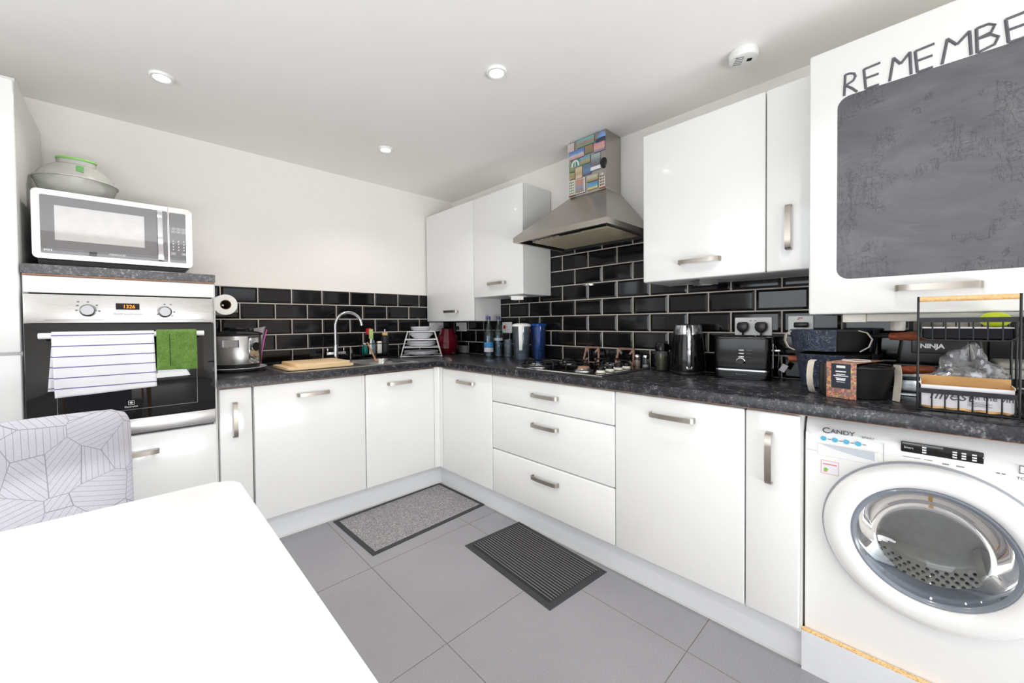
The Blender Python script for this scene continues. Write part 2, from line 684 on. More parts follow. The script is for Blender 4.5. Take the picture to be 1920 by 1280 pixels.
def m_food():
    t = NT('food_photo_print')
    v = t.coord()
    a = t.vor(v, 150)
    _, nc = t.noise(v, 60, 4, .7, 1)
    c1 = t.ramp(t.sep(a.outputs['Color'])[0], [(0, lin((120, 30, 30))), (.25, lin((186, 64, 34))), (.45, lin((226, 134, 50))), (.62, lin((240, 196, 80))), (.78, lin((150, 44, 70))), (.92, lin((96, 96, 40)))])
    col = t.mix(.3, c1, nc)
    return t.done(col, .4)
M['food'] = m_food()


def m_picture(name, sky, mid, ground, seed):
    """souvenir picture: bands of colour broken by noise"""
    t = NT(name)
    v = t.coord('Generated', loc=(seed, seed * .7, 0))
    g = t.sep(t.coord('Generated'))
    f, _ = t.noise(v, 7, 4, .7, .8)
    h = t.math('ADD', g[2], t.math('MULTIPLY', t.math('SUBTRACT', f, .5), .55))
    sp2, _ = t.noise(v, 14, 5, .8, 1.5)
    h = t.math('ADD', h, t.math('MULTIPLY', t.math('SUBTRACT', sp2, .5), .5))
    col = t.ramp(h, [(.12, lin(ground)), (.38, lin(mid)), (.56, lin(tuple((a + b) / 2 for a, b in zip(mid, sky)))), (.78, lin(sky))])
    sp, _ = t.noise(v, 22, 4, .75, .6)
    _, hue = t.noise(v, 12, 4, .75, 1.2)
    col = t.mix(.24, col, hue)
    dk = t.math('GREATER_THAN', sp, .56)
    return t.done(t.mix(t.math('MULTIPLY', dk, .5), col, lin((60, 50, 48))), .3, coat=.3)


def m_facade(name, wall, win, nx, nz):
    t = NT(name)
    g = t.sep(t.coord('Generated'))
    fx = t.math('FRACT', t.math('MULTIPLY', g[1], nx))
    fz = t.math('FRACT', t.math('MULTIPLY', g[2], nz))
    a = t.math('MULTIPLY', t.math('GREATER_THAN', fx, .35), t.math('LESS_THAN', fx, .8))
    b = t.math('MULTIPLY', t.math('GREATER_THAN', fz, .3), t.math('LESS_THAN', fz, .8))
    return t.done(t.mix(t.math('MULTIPLY', a, b), lin(wall), lin(win)), .4)


def m_mwglass():
    t = NT('microwave_window_glass')
    return t.done(lin((138, 138, 141)), .02, .9, .8)
M['mwglass'] = m_mwglass()
M['mwinner'] = plain('microwave_window_mesh', (208, 208, 209), .05, .8)
M['mwframe'] = steel('microwave_silver', (250, 246, 244), .42, 'X', 12)
M['drum'] = plain('drum_steel', (236, 232, 224), .36, .6, var=.05)
M['brick'] = None


def m_brick():
    t = NT('garden_brick')
    nd = t.n('ShaderNodeTexBrick')
    t.set(nd.inputs['Vector'], t.coord(rot=(R(90), 0, 0)))
    nd.inputs['Color1'].default_value = lin((150, 74, 60))
    nd.inputs['Color2'].default_value = lin((120, 56, 48))
    nd.inputs['Mortar'].default_value = lin((170, 160, 150))
    nd.inputs['Scale'].default_value = 4.5
    return t.done(nd.outputs['Color'], .9)
M['brick'] = m_brick()
M['paving'] = plain('patio_paving', (170, 166, 160), .9, var=.08, vs=4)
H = 2.297            # ceiling height
ZW = .910            # worktop surface
XL, YF = -4.1, -5.0  # far walls behind the camera
ROT_B = -PI / 2      # things along the right wall face -x

# ------------------------------------------------------------------ shell
def room():
    b = MB(); b.box(XL - .12, 0.008, -.02, .12, .13, H + .02)
    b.build('wall_back', M['wall'], kind='structure', smooth=0)
    b = MB(); b.box(.008, YF - .12, -.02, .13, .008, H + .02)
    b.build('wall_right', M['wall'], kind='structure', smooth=0)
    # left wall with a window opening, front wall with a wide glazed opening
    b = MB()
    wy0, wy1, wz0, wz1 = -3.2, -1.3, .85, 2.1  # unseen window, added on this side to light the right-hand units
    b.box(XL - .12, YF, -.02, XL, wy0, H + .02)
    b.box(XL - .12, wy1, -.02, XL, .008, H + .02)
    b.box(XL - .12, wy0, -.02, XL, wy1, wz0)
    b.box(XL - .12, wy0, wz1, XL, wy1, H + .02)
    b.build('wall_left', M['wall'], kind='structure', smooth=0)
    b = MB()
    dx0, dx1, dz1 = -3.6, -.5, 2.1
    b.box(XL - .12, YF - .12, -.02, dx0, YF, H + .02)
    b.box(dx1, YF - .12, -.02, .008, YF, H + .02)
    b.box(dx0, YF - .12, dz1, dx1, YF, H + .02)
    b.build('wall_front', M['wall'], kind='structure', smooth=0)
    b = MB(); b.box(XL - .12, YF - .12, H, .13, .13, H + .1)
    b.build('ceiling', M['ceiling'], kind='structure', smooth=0)
    # floor: grout bed and square tiles on a .608 grid
    b = MB()
    b.box(XL - .12, YF - .12, -.06, .13, .13, -.0012, mi=1)
    g, q = .608, .0016
    i0 = math.floor((XL + 1.389) / g)
    j0 = math.floor((YF + 1.148) / g)
    for i in range(i0, 4):
        for j in range(j0, 3):
            x0, x1 = -1.389 + i * g + q, -1.389 + (i + 1) * g - q
            y0, y1 = -1.148 + j * g + q, -1.148 + (j + 1) * g - q
            x0, x1, y0, y1 = max(x0, XL), min(x1, .008), max(y0, YF), min(y1, .008)
            if x1 - x0 > .01 and y1 - y0 > .01:
                b.box(x0, y0, -.0012, x1, y1, 0)
    b.build('floor', [M['floortile'], M['floorgrout']], kind='structure', smooth=0)
    # windows
    w = MB()
    for a in (wy0, (wy0 + wy1) / 2, wy1):
        w.box(XL - .09, a - .03, wz0, XL - .03, a + .03, wz1, .005)
    for z in (wz0, wz1):
        w.box(XL - .09, wy0, z - .035, XL - .03, wy1, z + .035, .005)
    f = w.build('window_1', M['whiteplastic'], kind='structure')
    p = MB(); p.box(XL - .065, wy0 + .03, wz0 + .03, XL - .06, wy1 - .03, wz1 - .03)
    p.build('pane', M['pane'], f, smooth=0)
    w = MB()
    for k in range(4):
        a = dx0 + (dx1 - dx0) * k / 3
        w.box(a - .04, YF - .09, 0, a + .04, YF - .03, dz1, .005)
    for z in (.04, dz1 - .03):
        w.box(dx0, YF - .09, z - .04, dx1, YF - .03, z + .04, .005)
    f = w.build('window_2', M['whiteplastic'], kind='structure')
    p = MB(); p.box(dx0 + .04, YF - .065, .06, dx1 - .04, YF - .06, dz1 - .05)
    p.build('pane', M['pane'], f, smooth=0)
    # outside: paving and a garden wall, seen only in reflections
    b = MB(); b.box(-9, -12, -.1, 3, YF - .13, -.06)
    b.build('patio', M['paving'], kind='structure', smooth=0)
    b = MB(); b.box(-7.5, -9.2, -.06, 2, -9, 1.9)
    b.build('garden_wall', M['brick'], kind='structure', smooth=0)
room()

# ------------------------------------------------------------------ bevelled metro tiles
def tile_frustum(b, u0, u1, z0, z1, full, P):
    """one tile; P maps (u, out, z).  cut tiles keep their bevels only on uncut sides"""
    (fu0, fu1, fz0, fz1) = full
    bv = .013
    iu0 = u0 if u0 > fu0 + .001 else u0 + bv
    iu1 = u1 if u1 < fu1 - .001 else u1 - bv
    iz0 = z0 if z0 > fz0 + .001 else z0 + bv
    iz1 = z1 if z1 < fz1 - .001 else z1 - bv
    if iu1 - iu0 < .003: iu0, iu1 = u0, u1
    if iz1 - iz0 < .003: iz0, iz1 = z0, z1
    A = b.ring([P(u, .001, z) for u, z in ((u0, z0), (u1, z0), (u1, z1), (u0, z1))])
    E = b.ring([P(u, .0035, z) for u, z in ((u0, z0), (u1, z0), (u1, z1), (u0, z1))])
    B = b.ring([P(u, .0075, z) for u, z in ((iu0, iz0), (iu1, iz0), (iu1, iz1), (iu0, iz1))])
    b.bridge(A, E); b.bridge(E, B); b.face(B)


def tiling(name, regions, u_of_joint, z_top, P, nrow, ncol, rowh=.1042, tw=.2062, g=.0015):
    """regions: list of (u0, u1, z0, z1) to be tiled; joints run on one shared grid"""
    b = MB()
    for (ru0, ru1, rz0, rz1) in regions:
        pts = [P(u, o, z) for u, o, z in ((ru0, -.001, rz0), (ru1, -.001, rz0), (ru1, -.001, rz1), (ru0, -.001, rz1))]
        q2 = [P(u, .004, z) for u, o, z in ((ru0, 0, rz0), (ru1, 0, rz0), (ru1, 0, rz1), (ru0, 0, rz1))]
        A, B = b.ring(pts), b.ring(q2)
        b.bridge(A, B, 1); b.face(B, 1); b.face(A, 1)
        for r in nrow:
            fz1 = z_top - r * rowh - g
            fz0 = z_top - (r + 1) * rowh + g
            z0, z1 = max(fz0, rz0), min(fz1, rz1)
            if z1 - z0 < .006: continue
            off = u_of_joint + (tw / 2 if r % 2 else 0)
            for k in ncol:
                fu0, fu1 = off + k * tw + g, off + (k + 1) * tw - g
                u0, u1 = max(fu0, ru0), min(fu1, ru1)
                if u1 - u0 < .006: continue
                tile_frustum(b, u0, u1, z0, z1, (fu0, fu1, fz0, fz1), P)
    b.build(name, [M['tile'], M['grout']], kind='structure', smooth=0)

tiling('trim_1', [(-1.921, -.0045, ZW - .004, 1.425)], -1.8156, 1.4249, lambda u, o, z: Vector((u, .004 - o, z)), range(0, 6), range(-2, 12))
# right wall: u runs along -y.  between units only; behind the hood it runs higher
tiling('trim_2', [(.0045, .640, ZW - .004, 1.192), (.640, 1.152, ZW - .004, 1.366), (1.152, 1.972, ZW - .004, 1.75),
                  (1.972, 2.640, ZW - .004, 1.370), (2.640, 3.40, ZW - .004, 1.194)],
       1.3525 - 6.5 * .2062, 1.4289 + 4 * .1042, lambda u, o, z: Vector((.004 - o, -u, z)), range(0, 9), range(-3, 14))
# ------------------------------------------------------------------ kitchen units
def handle_mb(x, y, z, L=.172, vert=False, w=.019):
    b = MB()
    pr = [(-.5, 0), (-.497, -.014), (-.485, -.022), (-.45, -.0265), (-.25, -.0295), (0, -.0305), (.25, -.0295), (.45, -.0265), (.485, -.022), (.497, -.014), (.5, 0)]
    if vert:
        b.sweep([(x, y + o, z + a * L) for a, o in pr], w, .0055, (1, 0, 0))
    else:
        b.sweep([(x + a * L, y + o, z) for a, o in pr], w, .0055, (0, 0, 1))
    return b


def place(side, u0):
    return ((u0, 0, 0), 0) if side == 'A' else ((0, u0, 0), ROT_B)


def front(par, name, x0, x1, z0, z1, y, hand=None, bev=.007):
    b = MB(); b.box(x0, y, z0, x1, y + .019, z1, .010 if name == 'drawer' else bev, 3)
    d = b.build(name, M['white'], par, smooth=25)
    if hand:
        hx, hz, v = hand
        handle_mb(hx, y, hz, vert=v).build('handle', M['handle'], d, smooth=40)
    return d


def unit(name, label, side, u0, w, z0, z1, yf, cat='cabinet', group=None, fronts=(), back=-.002, top=None):
    """carcass and fronts.  u0: left end as you face it, yf: y of the front face (negative)"""
    loc, rz = place(side, u0)
    t = thing(name, label, cat, loc, rz, group)
    b = MB(); b.box(.001, yf + .0215, z0, w - .001, back - .006, top or z1)
    b.build('carcass', M['carcass'], t, smooth=0)
    for f in fronts:
        front(t, f[0], f[1], f[2], f[3], f[4], yf, f[5] if len(f) > 5 else None)
    return t

YB = -.602     # base fronts
ZD0, ZD1 = .146, .860
# left run
unit('base_cabinet', 'slim white base cabinet with an upright handle beside the oven tower', 'A', -1.918, .148, .13, .868, YB, fronts=[('door', .003, .1455, ZD0, ZD1, (.068, .702, True))])
unit('base_cabinet', 'widest white base unit under the chopping boards, one long handle', 'A', -1.767, .613, .13, .868, YB, fronts=[('door', .003, .6115, ZD0, ZD1, (.300, .787, False))])
unit('base_cabinet', 'white base cabinet below the sink bowl, by the corner post', 'A', -1.153, .516, .13, .868, YB, top=.735, fronts=[('door', .0015, .5145, ZD0, ZD1, (.236, .788, False))])
# right run
unit('base_cabinet', 'white base cabinet to the left of the drawers, next to the corner post', 'B', -.650, .510, .13, .868, YB, fronts=[('door', .004, .5115, ZD0, ZD1, (.270, .788, False))])
unit('drawer_unit', 'white three-drawer unit under the gas hob', 'B', -1.163, .819, .13, .868, YB, 'drawers', fronts=[
    ('drawer', .0015, .8205, .7005, ZD1, (.418, .782, False)), ('drawer', .0015, .8205, .4135, .6975, (.418, .619, False)), ('drawer', .0015, .8205, ZD0, .4105, (.418, .333, False))])
unit('base_cabinet', 'wide white base cabinet under the toaster, right of the drawers', 'B', -1.985, .508, .13, .868, YB, fronts=[('door', .0015, .5085, ZD0, ZD1, (.255, .787, False))])
unit('base_cabinet', 'slim white base cabinet with an upright handle beside the washing machine', 'B', -2.495, .157, .13, .868, YB, fronts=[('door', .0015, .1555, ZD0, ZD1, (.074, .704, True))])

# corner post, plinths
b = MB()
b.prism([(-.636, -.598), (-.604, -.598), (-.604, -.600), (-.598, -.604), (-.598, -.648), (-.580, -.648), (-.580, -.580), (-.636, -.580)], .146, .866, 'Z')
b.build('corner_post', M['white'], label='narrow white L-shaped post filling the inner corner between base cabinets', cat='post', smooth=0)
b = MB(); b.box(-1.918, -.553, 0, -.5525, -.537, .128); b.box(-1.918, -.5545, 0, -.5545, -.553, .012, mi=1)
b.build('plinth', [M['plinth'], M['carcass']], label='white plinth along the floor below the sink cabinets', cat='plinth', smooth=0)
b = MB(); b.box(-.553, -2.651, 0, -.537, -.5535, .128); b.box(-.5545, -2.651, 0, -.553, -.556, .012, mi=1)
b.build('plinth', [M['plinth'], M['carcass']], label='white plinth along the floor below the drawers', cat='plinth', smooth=0)
b = MB(); b.box(-.570, -3.30, 0, -.552, -2.652, .134); b.box(-.570, -3.30, .134, -.552, -2.652, .1375, mi=1)
b.build('plinth', [M['plinth'], M['chip']], label='white plinth with a raw chipboard top edge, under the washing machine', cat='plinth', smooth=0)

# worktops
def edge_profile(yf, yb, z0, z1, r=.006):
    return [(yb, z0), (yf + .002, z0), (yf, z0 + .002), (yf, z1 - r), (yf + r * .3, z1 - r * .3), (yf + r, z1), (yb, z1)]
b = MB()
ox0, ox1, oy0, oy1 = -1.105, -.775, -.525, -.125
x0, x1 = -1.921, -.6205
b.prism(edge_profile(-.62, oy0, .869, ZW), x0, x1, 'X')
b.box(x0, oy0, .869, ox0, oy1, ZW); b.box(ox1, oy0, .869, x1, oy1, ZW)
b.box(x0, oy1, .869, x1, -.005, ZW)
b.box(x0, -.6185, .8672, x1, -.604, .8692, mi=1)
b.build('worktop', [M['worktop'], M['copperedge']], label='speckled black worktop along the back wall around the sink', cat='worktop', smooth=30)
b = MB()
b.prism([(-.005, .869), (-.005, ZW), (-.614, ZW), (-.6182, ZW - .0018), (-.62, ZW - .006), (-.62, .871), (-.618, .869)], -3.40, -.005, 'Y')
b.box(-.6185, -3.40, .8672, -.604, -.62, .8692, mi=1)
b.build('worktop', [M['worktop'], M['copperedge']], label='long speckled black worktop along the right wall under the hob', cat='worktop', smooth=30)

# wall cabinets on the right wall
YW = -.300
unit('wall_cabinet', 'tall white wall cabinet in the corner, left of the hood', 'B', -.012, .632, 1.193, 2.106, YW, fronts=[('door', .0015, .6335, 1.193, 2.106, (.362, 1.272, False))])
unit('wall_cabinet', 'short white wall cabinet beside the hood on its left', 'B', -.647, .506, 1.367, 2.106, YW, fronts=[('door', .0015, .5045, 1.367, 2.106, (.262, 1.456, False))])
unit('wall_cabinet', 'wide white wall cabinet right of the hood, above kettle and toaster', 'B', -1.972, .514, 1.372, 2.106, YW, fronts=[('door', .0015, .5155, 1.372, 2.106, (.266, 1.450, False))])
unit('wall_cabinet', 'slim white wall cabinet with an upright handle beside the chalkboard cabinet', 'B', -2.489, .150, 1.372, 2.106, YW, fronts=[('door', .0015, .1485, 1.372, 2.106, (.077, 1.540, True))])
bc = unit('wall_cabinet', 'large white wall cabinet carrying the chalkboard sticker and REMEMBER lettering', 'B', -2.640, .66, 1.195, 2.118, -.400, fronts=[('door', .001, .658, 1.195, 2.118, (.306, 1.274, False))])
door = [c for c in bc.children if c.name.startswith('door')][0]
b = MB()
cx0, cx1, cz0, cz1, rr = .077, .580, 1.315, 1.938, .035
pl = []
for (px, pz, a0) in ((cx1 - rr, cz0 + rr, -90), (cx1 - rr, cz1 - rr, 0), (cx0 + rr, cz1 - rr, 90), (cx0 + rr, cz0 + rr, 180)):
    for k in range(7):
        a = R(a0 + 15 * k)
        pl.append((px + rr * math.cos(a), pz + rr * math.sin(a)))
b.prism(pl, -.4008, -.3998, 'Y')
b.build('chalkboard', M['chalk'], door, 'grey scratched chalkboard panel', smooth=0)
# hand-drawn capitals, thin strokes
STROKES = {
    'R': [[(0, 0), (.05, 1)], [(.05, 1), (.3, 1), (.55, .92), (.62, .76), (.5, .6), (.08, .48)], [(.08, .48), (.4, .28), (.72, 0)]],
    'E': [[(.1, 0), (0, .95)], [(0, .95), (.75, 1.0)], [(.02, .5), (.68, .52)], [(.1, 0), (.7, .02)]],
    'M': [[(0, 0), (.18, 1)], [(.18, 1), (.52, .62)], [(.52, .62), (.95, 1)], [(.95, 1), (1.02, 0)]],
    'B': [[(.04, 0), (0, 1)], [(0, 1), (.4, 1.02), (.62, .9), (.5, .66), (.02, .56)], [(.02, .56), (.5, .56), (.74, .38), (.62, .12), (.04, 0)]],
}
b = MB()
hh = .070
for ch, x, wd in (('R', .094, .033), ('E', .142, .038), ('M', .202, .047), ('E', .257, .039), ('M', .312, .055), ('B', .376, .039), ('E', .427, .042), ('R', .486, .036)):
    sc = wd / (1.02 if ch == 'M' else .74)
    for st in STROKES[ch]:
        b.tube([(x + p[0] * sc, -.4003, 1.941 + p[1] * hh) for p in st], .0036, 8)
b.build('lettering', M['chalkletters'], door, 'thin grey capitals spelling REMEMBER', smooth=40)

# things fixed under the wall cabinets
def wedge_light(name, label, y0, x0, z):
    t = thing(name, label, 'light', (x0, y0, z))
    b = MB()
    b.prism([(-.075, .0), (.075, .0), (.0, -.10)], 0, .002, 'Z')
    b.prism([(-.055, -.012), (.055, -.012), (0, -.085)], -.022, 0, 'Z')
    b.build('housing', M['steel'], t, smooth=0)
    b = MB(); b.prism([(-.03, -.02), (.03, -.02), (0, -.06)], -.0235, -.022, 'Z'); b.build('lens', M['creamplastic'], t, smooth=0)
    t.rotation_euler = (0, 0, ROT_B)
    return t
wedge_light('cabinet_light', 'triangular steel light under the wide wall cabinet right of the hood', -2.22, -.16, 1.372 - .002)
wedge_light('cabinet_light', 'triangular steel light under the short wall cabinet left of the hood', -.93, -.10, 1.367 - .002)
b = MB(); b.box(-.36, -3.22, 1.168, -.28, -2.79, 1.1945, .003); b.box(-.37, -2.79, 1.166, -.26, -2.73, 1.1945, .003)
b.build('strip', M['creamplastic'], label='long pale plastic strip fixed beneath the chalkboard cabinet', cat='strip')
b = MB(); b.cyl((-.23, -2.86, 1.194), (-.23, -2.86, 1.135), .02, 20, bev=.004)
b.build('pipe_stub', M['creamplastic'], label='short white pipe stub hanging beneath the chalkboard cabinet', cat='pipe')

# ------------------------------------------------------------------ tall units on the left
t = thing('tall_cabinet', 'tall white cabinet at the left edge of the room', 'cabinet', (-3.14, 0, 0))
b = MB(); b.box(0, -.588, 0.13, .598, -.008, 2.128); b.box(.02, -.55, 0, .598, -.53, .13)
b.build('carcass', M['carcass'], t, smooth=0)
front(t, 'door', .003, .598, 1.081, 2.115, -.610)
front(t, 'door', .003, .598, .146, 1.072, -.610)

t = thing('oven_tower', 'white oven housing with a grey speckled top shelf, beside the tall cabinet', 'cabinet', (-2.538, 0, 0))
b = MB()
b.box(.0, -.595, .13, .016, -.008, 1.385); b.box(.601, -.595, .13, .617, -.008, 1.385)
b.box(.016, -.595, 1.36, .601, -.008, 1.385); b.box(.016, -.575, .685, .601, -.008, .70)
b.box(.016, -.03, .13, .601, -.008, 1.36); b.box(.016, -.575, .13, .601, -.03, .146)
b.box(0, -.55, 0, .617, -.53, .13)
b.build('carcass', M['carcass'], t, smooth=0)
b = MB(); b.box(0, -.622, 1.3855, .616, -.008, 1.423, .002, 1)
b.build('shelf', M['worktop2'], t, 'grey speckled laminate shelf', smooth=0)
b = MB(); b.box(.004, -.6205, 1.3795, .612, -.60, 1.3855)
b.build('edge_strip', M['copperedge'], t, smooth=0)
front(t, 'panel', .004, .612, 1.312, 1.379, -.615, bev=.005)
front(t, 'drawer', .004, .612, .146, .699, -.612, (.305, .618, False))

# oven
o = thing('oven', 'built-in steel and black glass oven with towels on its handle', 'oven', (-2.538, 0, 0))
b = MB(); b.box(.020, -.596, .708, .597, -.04, 1.30); b.build('body', M['dark'], o, smooth=0)
b = MB(); b.box(.004, -.622, 1.192, .606, -.597, 1.307, .003, 2)
cp = b.build('control_panel', M['steel'], o, smooth=30)
b = MB(); b.box(.004, -.6215, .776, .606, -.597, 1.190, .002, 2)
dr = b.build('door', M['blackglass'], o, smooth=30)
b = MB()
fx0, fx1, fz0, fz1 = .085, .535, .815, 1.10
for (a0, c0, a1, c1) in ((fx0, fz0, fx1, fz0 + .002), (fx0, fz1, fx1, fz1 + .002), (fx0, fz0, fx0 + .002, fz1), (fx1, fz0, fx1 + .002, fz1)):
    b.box(a0, -.6219, c0, a1, -.6214, c1)
b.build('window_outline', M['grey'], dr, smooth=0)
b = MB(); b.box(.004, -.622, .708, .606, -.597, .774, .003, 2)
b.build('trim_strip', M['steel'], o, smooth=30)
b = MB(); b.cyl((.045, -.664, 1.143), (.562, -.664, 1.143), .0115, 20, bev=.002)
for hx in (.085, .522):
    b.cyl((hx, -.621, 1.143), (hx, -.660, 1.143), .008, 12)
b.build('handle', M['whiteplastic'], dr, smooth=40)
for kx, kz, lab in ((.179, 1.244, 'left control knob'), (.423, 1.241, 'right control knob')):
    b = MB()
    b.lathe([(0, .034), (.019, .034), (.0225, .030), (.0235, .012), (.026, .006), (.026, 0), (0, 0)], n=32, M=Matrix.Translation((kx, -.622, kz)) @ Matrix.Rotation(PI / 2, 4, 'X'))
    k = b.build('knob', M['chromedull'], cp, lab, smooth=40)
b = MB(); b.box(.262, -.6235, 1.249, .338, -.621, 1.276, .001, 1); dp = b.build('display', M['blackglass'], cp, smooth=0)
b = MB(); letters(b, '1326', .020, .284, -.6238, 1.2555, sx=1.0); b.build('digits', M['oven_lit'], dp, 'orange lit digits 1326', smooth=0)
b = MB()
for k in range(3): b.box(.255 + k * .031, -.6255, 1.227, .2845 + k * .031, -.621, 1.234, .001, 1)
b.build('button_bar', M['chromedull'], cp, smooth=0)
for kx, kz, pts, ln in ((.179, 1.244, ((-.028, .035), (0, .035), (.026, .022), (-.03, .02), (-.033, 0), (.033, -.002)), (.058, .225)), (.423, 1.241, ((0, .034), (.022, .034), (.034, 0), (-.026, -.012), (.026, -.018)), (.39, .57))):
    b = MB()
    for sx_, sz_ in pts: b.box(kx + sx_ - .0035, -.6225, kz + sz_ - .003, kx + sx_ + .0035, -.6216, kz + sz_ + .003)
    b.box(ln[0], -.6225, 1.204, ln[1], -.6216, 1.206)
    b.build('dial_symbols', M['grey'], cp, smooth=0)
b = MB()
lx, lz = .303, .846
for (a0, c0, a1, c1) in ((-.010, -.009, .010, -.0075), (-.010, .0075, .010, .009), (-.010, -.009, -.0085, .009), (.0085, -.009, .010, .009)):
    b.box(lx + a0, -.6222, lz + c0, lx + a1, -.6214, lz + c1)
b.prism([(lx - .007, lz), (lx + .001, lz + .006), (lx + .001, lz - .006)], -.6222, -.6214, 'Y')
b.prism([(lx + .002, lz + .005), (lx + .006, lz), (lx + .002, lz - .005)], -.6222, -.6214, 'Y')
letters(b, 'Electrolux', .0105, lx, -.6218, .826, align='CENTER')
b.build('logo', M['inkwhite'], dr, 'white maker emblem and word', smooth=0)
# ------------------------------------------------------------------ cooker hood (local frame: x along wall, -y out)
hx, hw = -1.255, .632
t = thing('cooker_hood', 'steel chimney cooker hood above the hob', 'cooker hood', (0, hx, 0), ROT_B)
zb, lip, D = 1.660, .030, .497
c0, c1, cd, zc = .176, .432, .165, 1.955
b = MB()
# pyramid canopy
b1 = [(0, -D, zb + lip), (hw, -D, zb + lip), (hw, -.002, zb + lip), (0, -.002, zb + lip)]
t1 = [(c0, -cd, zc), (c1, -cd, zc), (c1, -.002, zc), (c0, -.002, zc)]
A, B = b.ring(b1), b.ring(t1)
b.bridge(A, B); b.face(B)
# lip with open underside
lo = b.ring([(0, -D, zb), (hw, -D, zb), (hw, -.002, zb), (0, -.002, zb)])
A2 = b.ring(b1)
b.bridge(lo, A2)
w_ = .022
li = b.ring([(w_, -D + w_, zb), (hw - w_, -D + w_, zb), (hw - w_, -.02, zb), (w_, -.02, zb)])
b.bridge(lo, li)
b.build('canopy', M['hoodsteel'], t, smooth=0)
b = MB()
lu = b.ring([(w_, -D + w_, zb), (hw - w_, -D + w_, zb), (hw - w_, -.02, zb), (w_, -.02, zb)])
l2 = b.ring([(w_ + .012, -D + w_ + .012, zb + .022), (hw - w_ - .012, -D + w_ + .012, zb + .022), (hw - w_ - .012, -.03, zb + .022), (w_ + .012, -.03, zb + .022)])
b.bridge(lu, l2); b.face(l2)
b.build('recess', M['blackplastic'], t, smooth=0)
b = MB(); b.box(.06, -D + .105, zb + .006, hw - .06, -.05, zb + .016, .003, 1)
fl = b.build('grease_filter', M['filter'], t, smooth=0)
b = MB()
for k in range(10): b.box(.07, -.08 - k * .033, zb + .0045, hw - .07, -.065 - k * .033, zb + .0065)
b.build('filter_bars', M['filter'], fl, smooth=0)
b = MB(); b.box(.10, -D + .045, zb + .004, hw - .20, -D + .085, zb + .018, .004, 2)
ct = b.build('switch_bar', M['blackgloss'], t)
b = MB()
for k in range(5): b.box(.125 + k * .036, -D + .054, zb - .001, .148 + k * .036, -D + .076, zb + .006, .002, 1)
b.build('switch', M['beige'], ct)
b = MB(); b.box(c0, -cd, zc, c1, -.002, H - .001); b.build('chimney', M['hoodsteel'], t, smooth=0)
b = MB(); b.box(c0 - .001, -cd - .001, zc - .002, c1 + .001, -.002, zc + .004); b.build('collar', M['steel'], t, smooth=0)

# souvenir magnets on the chimney front: (y left, y right, z low, z high)
MAGS = [
    ('pale lace-like souvenir magnet jutting from the chimney top left corner', -1.422, -1.470, 2.238, 2.290, ('pic', (222, 206, 206), (206, 190, 186), (214, 190, 170))),
    ('turquoise and orange river souvenir magnet, top row of the chimney', -1.492, -1.612, 2.243, 2.290, ('pic', (110, 180, 186), (176, 110, 60), (90, 150, 120))),
    ('blue-white church dome souvenir magnet at the chimney top right corner', -1.622, -1.690, 2.232, 2.290, ('dome',)),
    ('blue sky and pink town souvenir magnet below the lace one', -1.434, -1.541, 2.186, 2.236, ('pic', (30, 110, 200), (206, 206, 214), (214, 150, 140))),
    ('olive brown square souvenir magnet beside the pink one', -1.548, -1.604, 2.190, 2.238, ('pic', (150, 104, 40), (120, 96, 40), (96, 104, 50))),
    ('pink and purple sunset souvenir magnet near the chimney right edge', -1.608, -1.682, 2.178, 2.230, ('pic', (226, 140, 160), (220, 170, 130), (140, 110, 160))),
    ('white arch souvenir magnet with a turquoise rim', -1.447, -1.511, 2.135, 2.180, ('arch',)),
    ('turquoise and orange canal souvenir magnet in the middle of the chimney', -1.514, -1.585, 2.134, 2.180, ('pic', (70, 160, 190), (200, 140, 70), (80, 140, 80))),
    ('grey street scene souvenir magnet with a white name strip', -1.591, -1.652, 2.078, 2.172, ('strip',)),
    ('black round souvenir magnet hanging over the chimney right edge', -1.655, -1.692, 2.078, 2.130, ('black',)),
    ('green landscape souvenir magnet at the chimney left edge', -1.432, -1.476, 2.112, 2.165, ('pic', (70, 150, 90), (150, 130, 60), (50, 130, 60))),
    ('cream brickwork souvenir magnet under the white arch one', -1.479, -1.527, 2.060, 2.128, ('pic', (220, 196, 150), (190, 150, 100), (226, 206, 170))),
    ('dark blue sea souvenir magnet at the chimney centre', -1.534, -1.590, 2.066, 2.126, ('pic', (30, 80, 130), (40, 130, 180), (20, 60, 120))),
    ('small olive souvenir magnet above the tall green house one', -1.434, -1.474, 2.066, 2.105, ('pic', (160, 150, 70), (150, 120, 60), (160, 140, 90))),
    ('tall house front souvenir magnet at the chimney bottom left', -1.432, -1.474, 1.962, 2.060, ('facade', (226, 220, 206), (50, 110, 80), 3, 5)),
    ('white framed street picture souvenir magnet at the chimney bottom', -1.478, -1.546, 1.966, 2.056, ('framed',)),
    ('flat hillside souvenir magnet above the beach one', -1.560, -1.636, 2.016, 2.054, ('pic', (200, 190, 180), (170, 170, 90), (150, 110, 70))),
    ('bright beach souvenir magnet with a blue sky and yellow sand', -1.566, -1.634, 1.970, 2.012, ('pic', (20, 140, 190), (60, 170, 200), (240, 206, 90))),
    ('stepped gable house souvenir magnet at the chimney bottom right', -1.646, -1.684, 1.960, 2.050, ('gable',)),
]
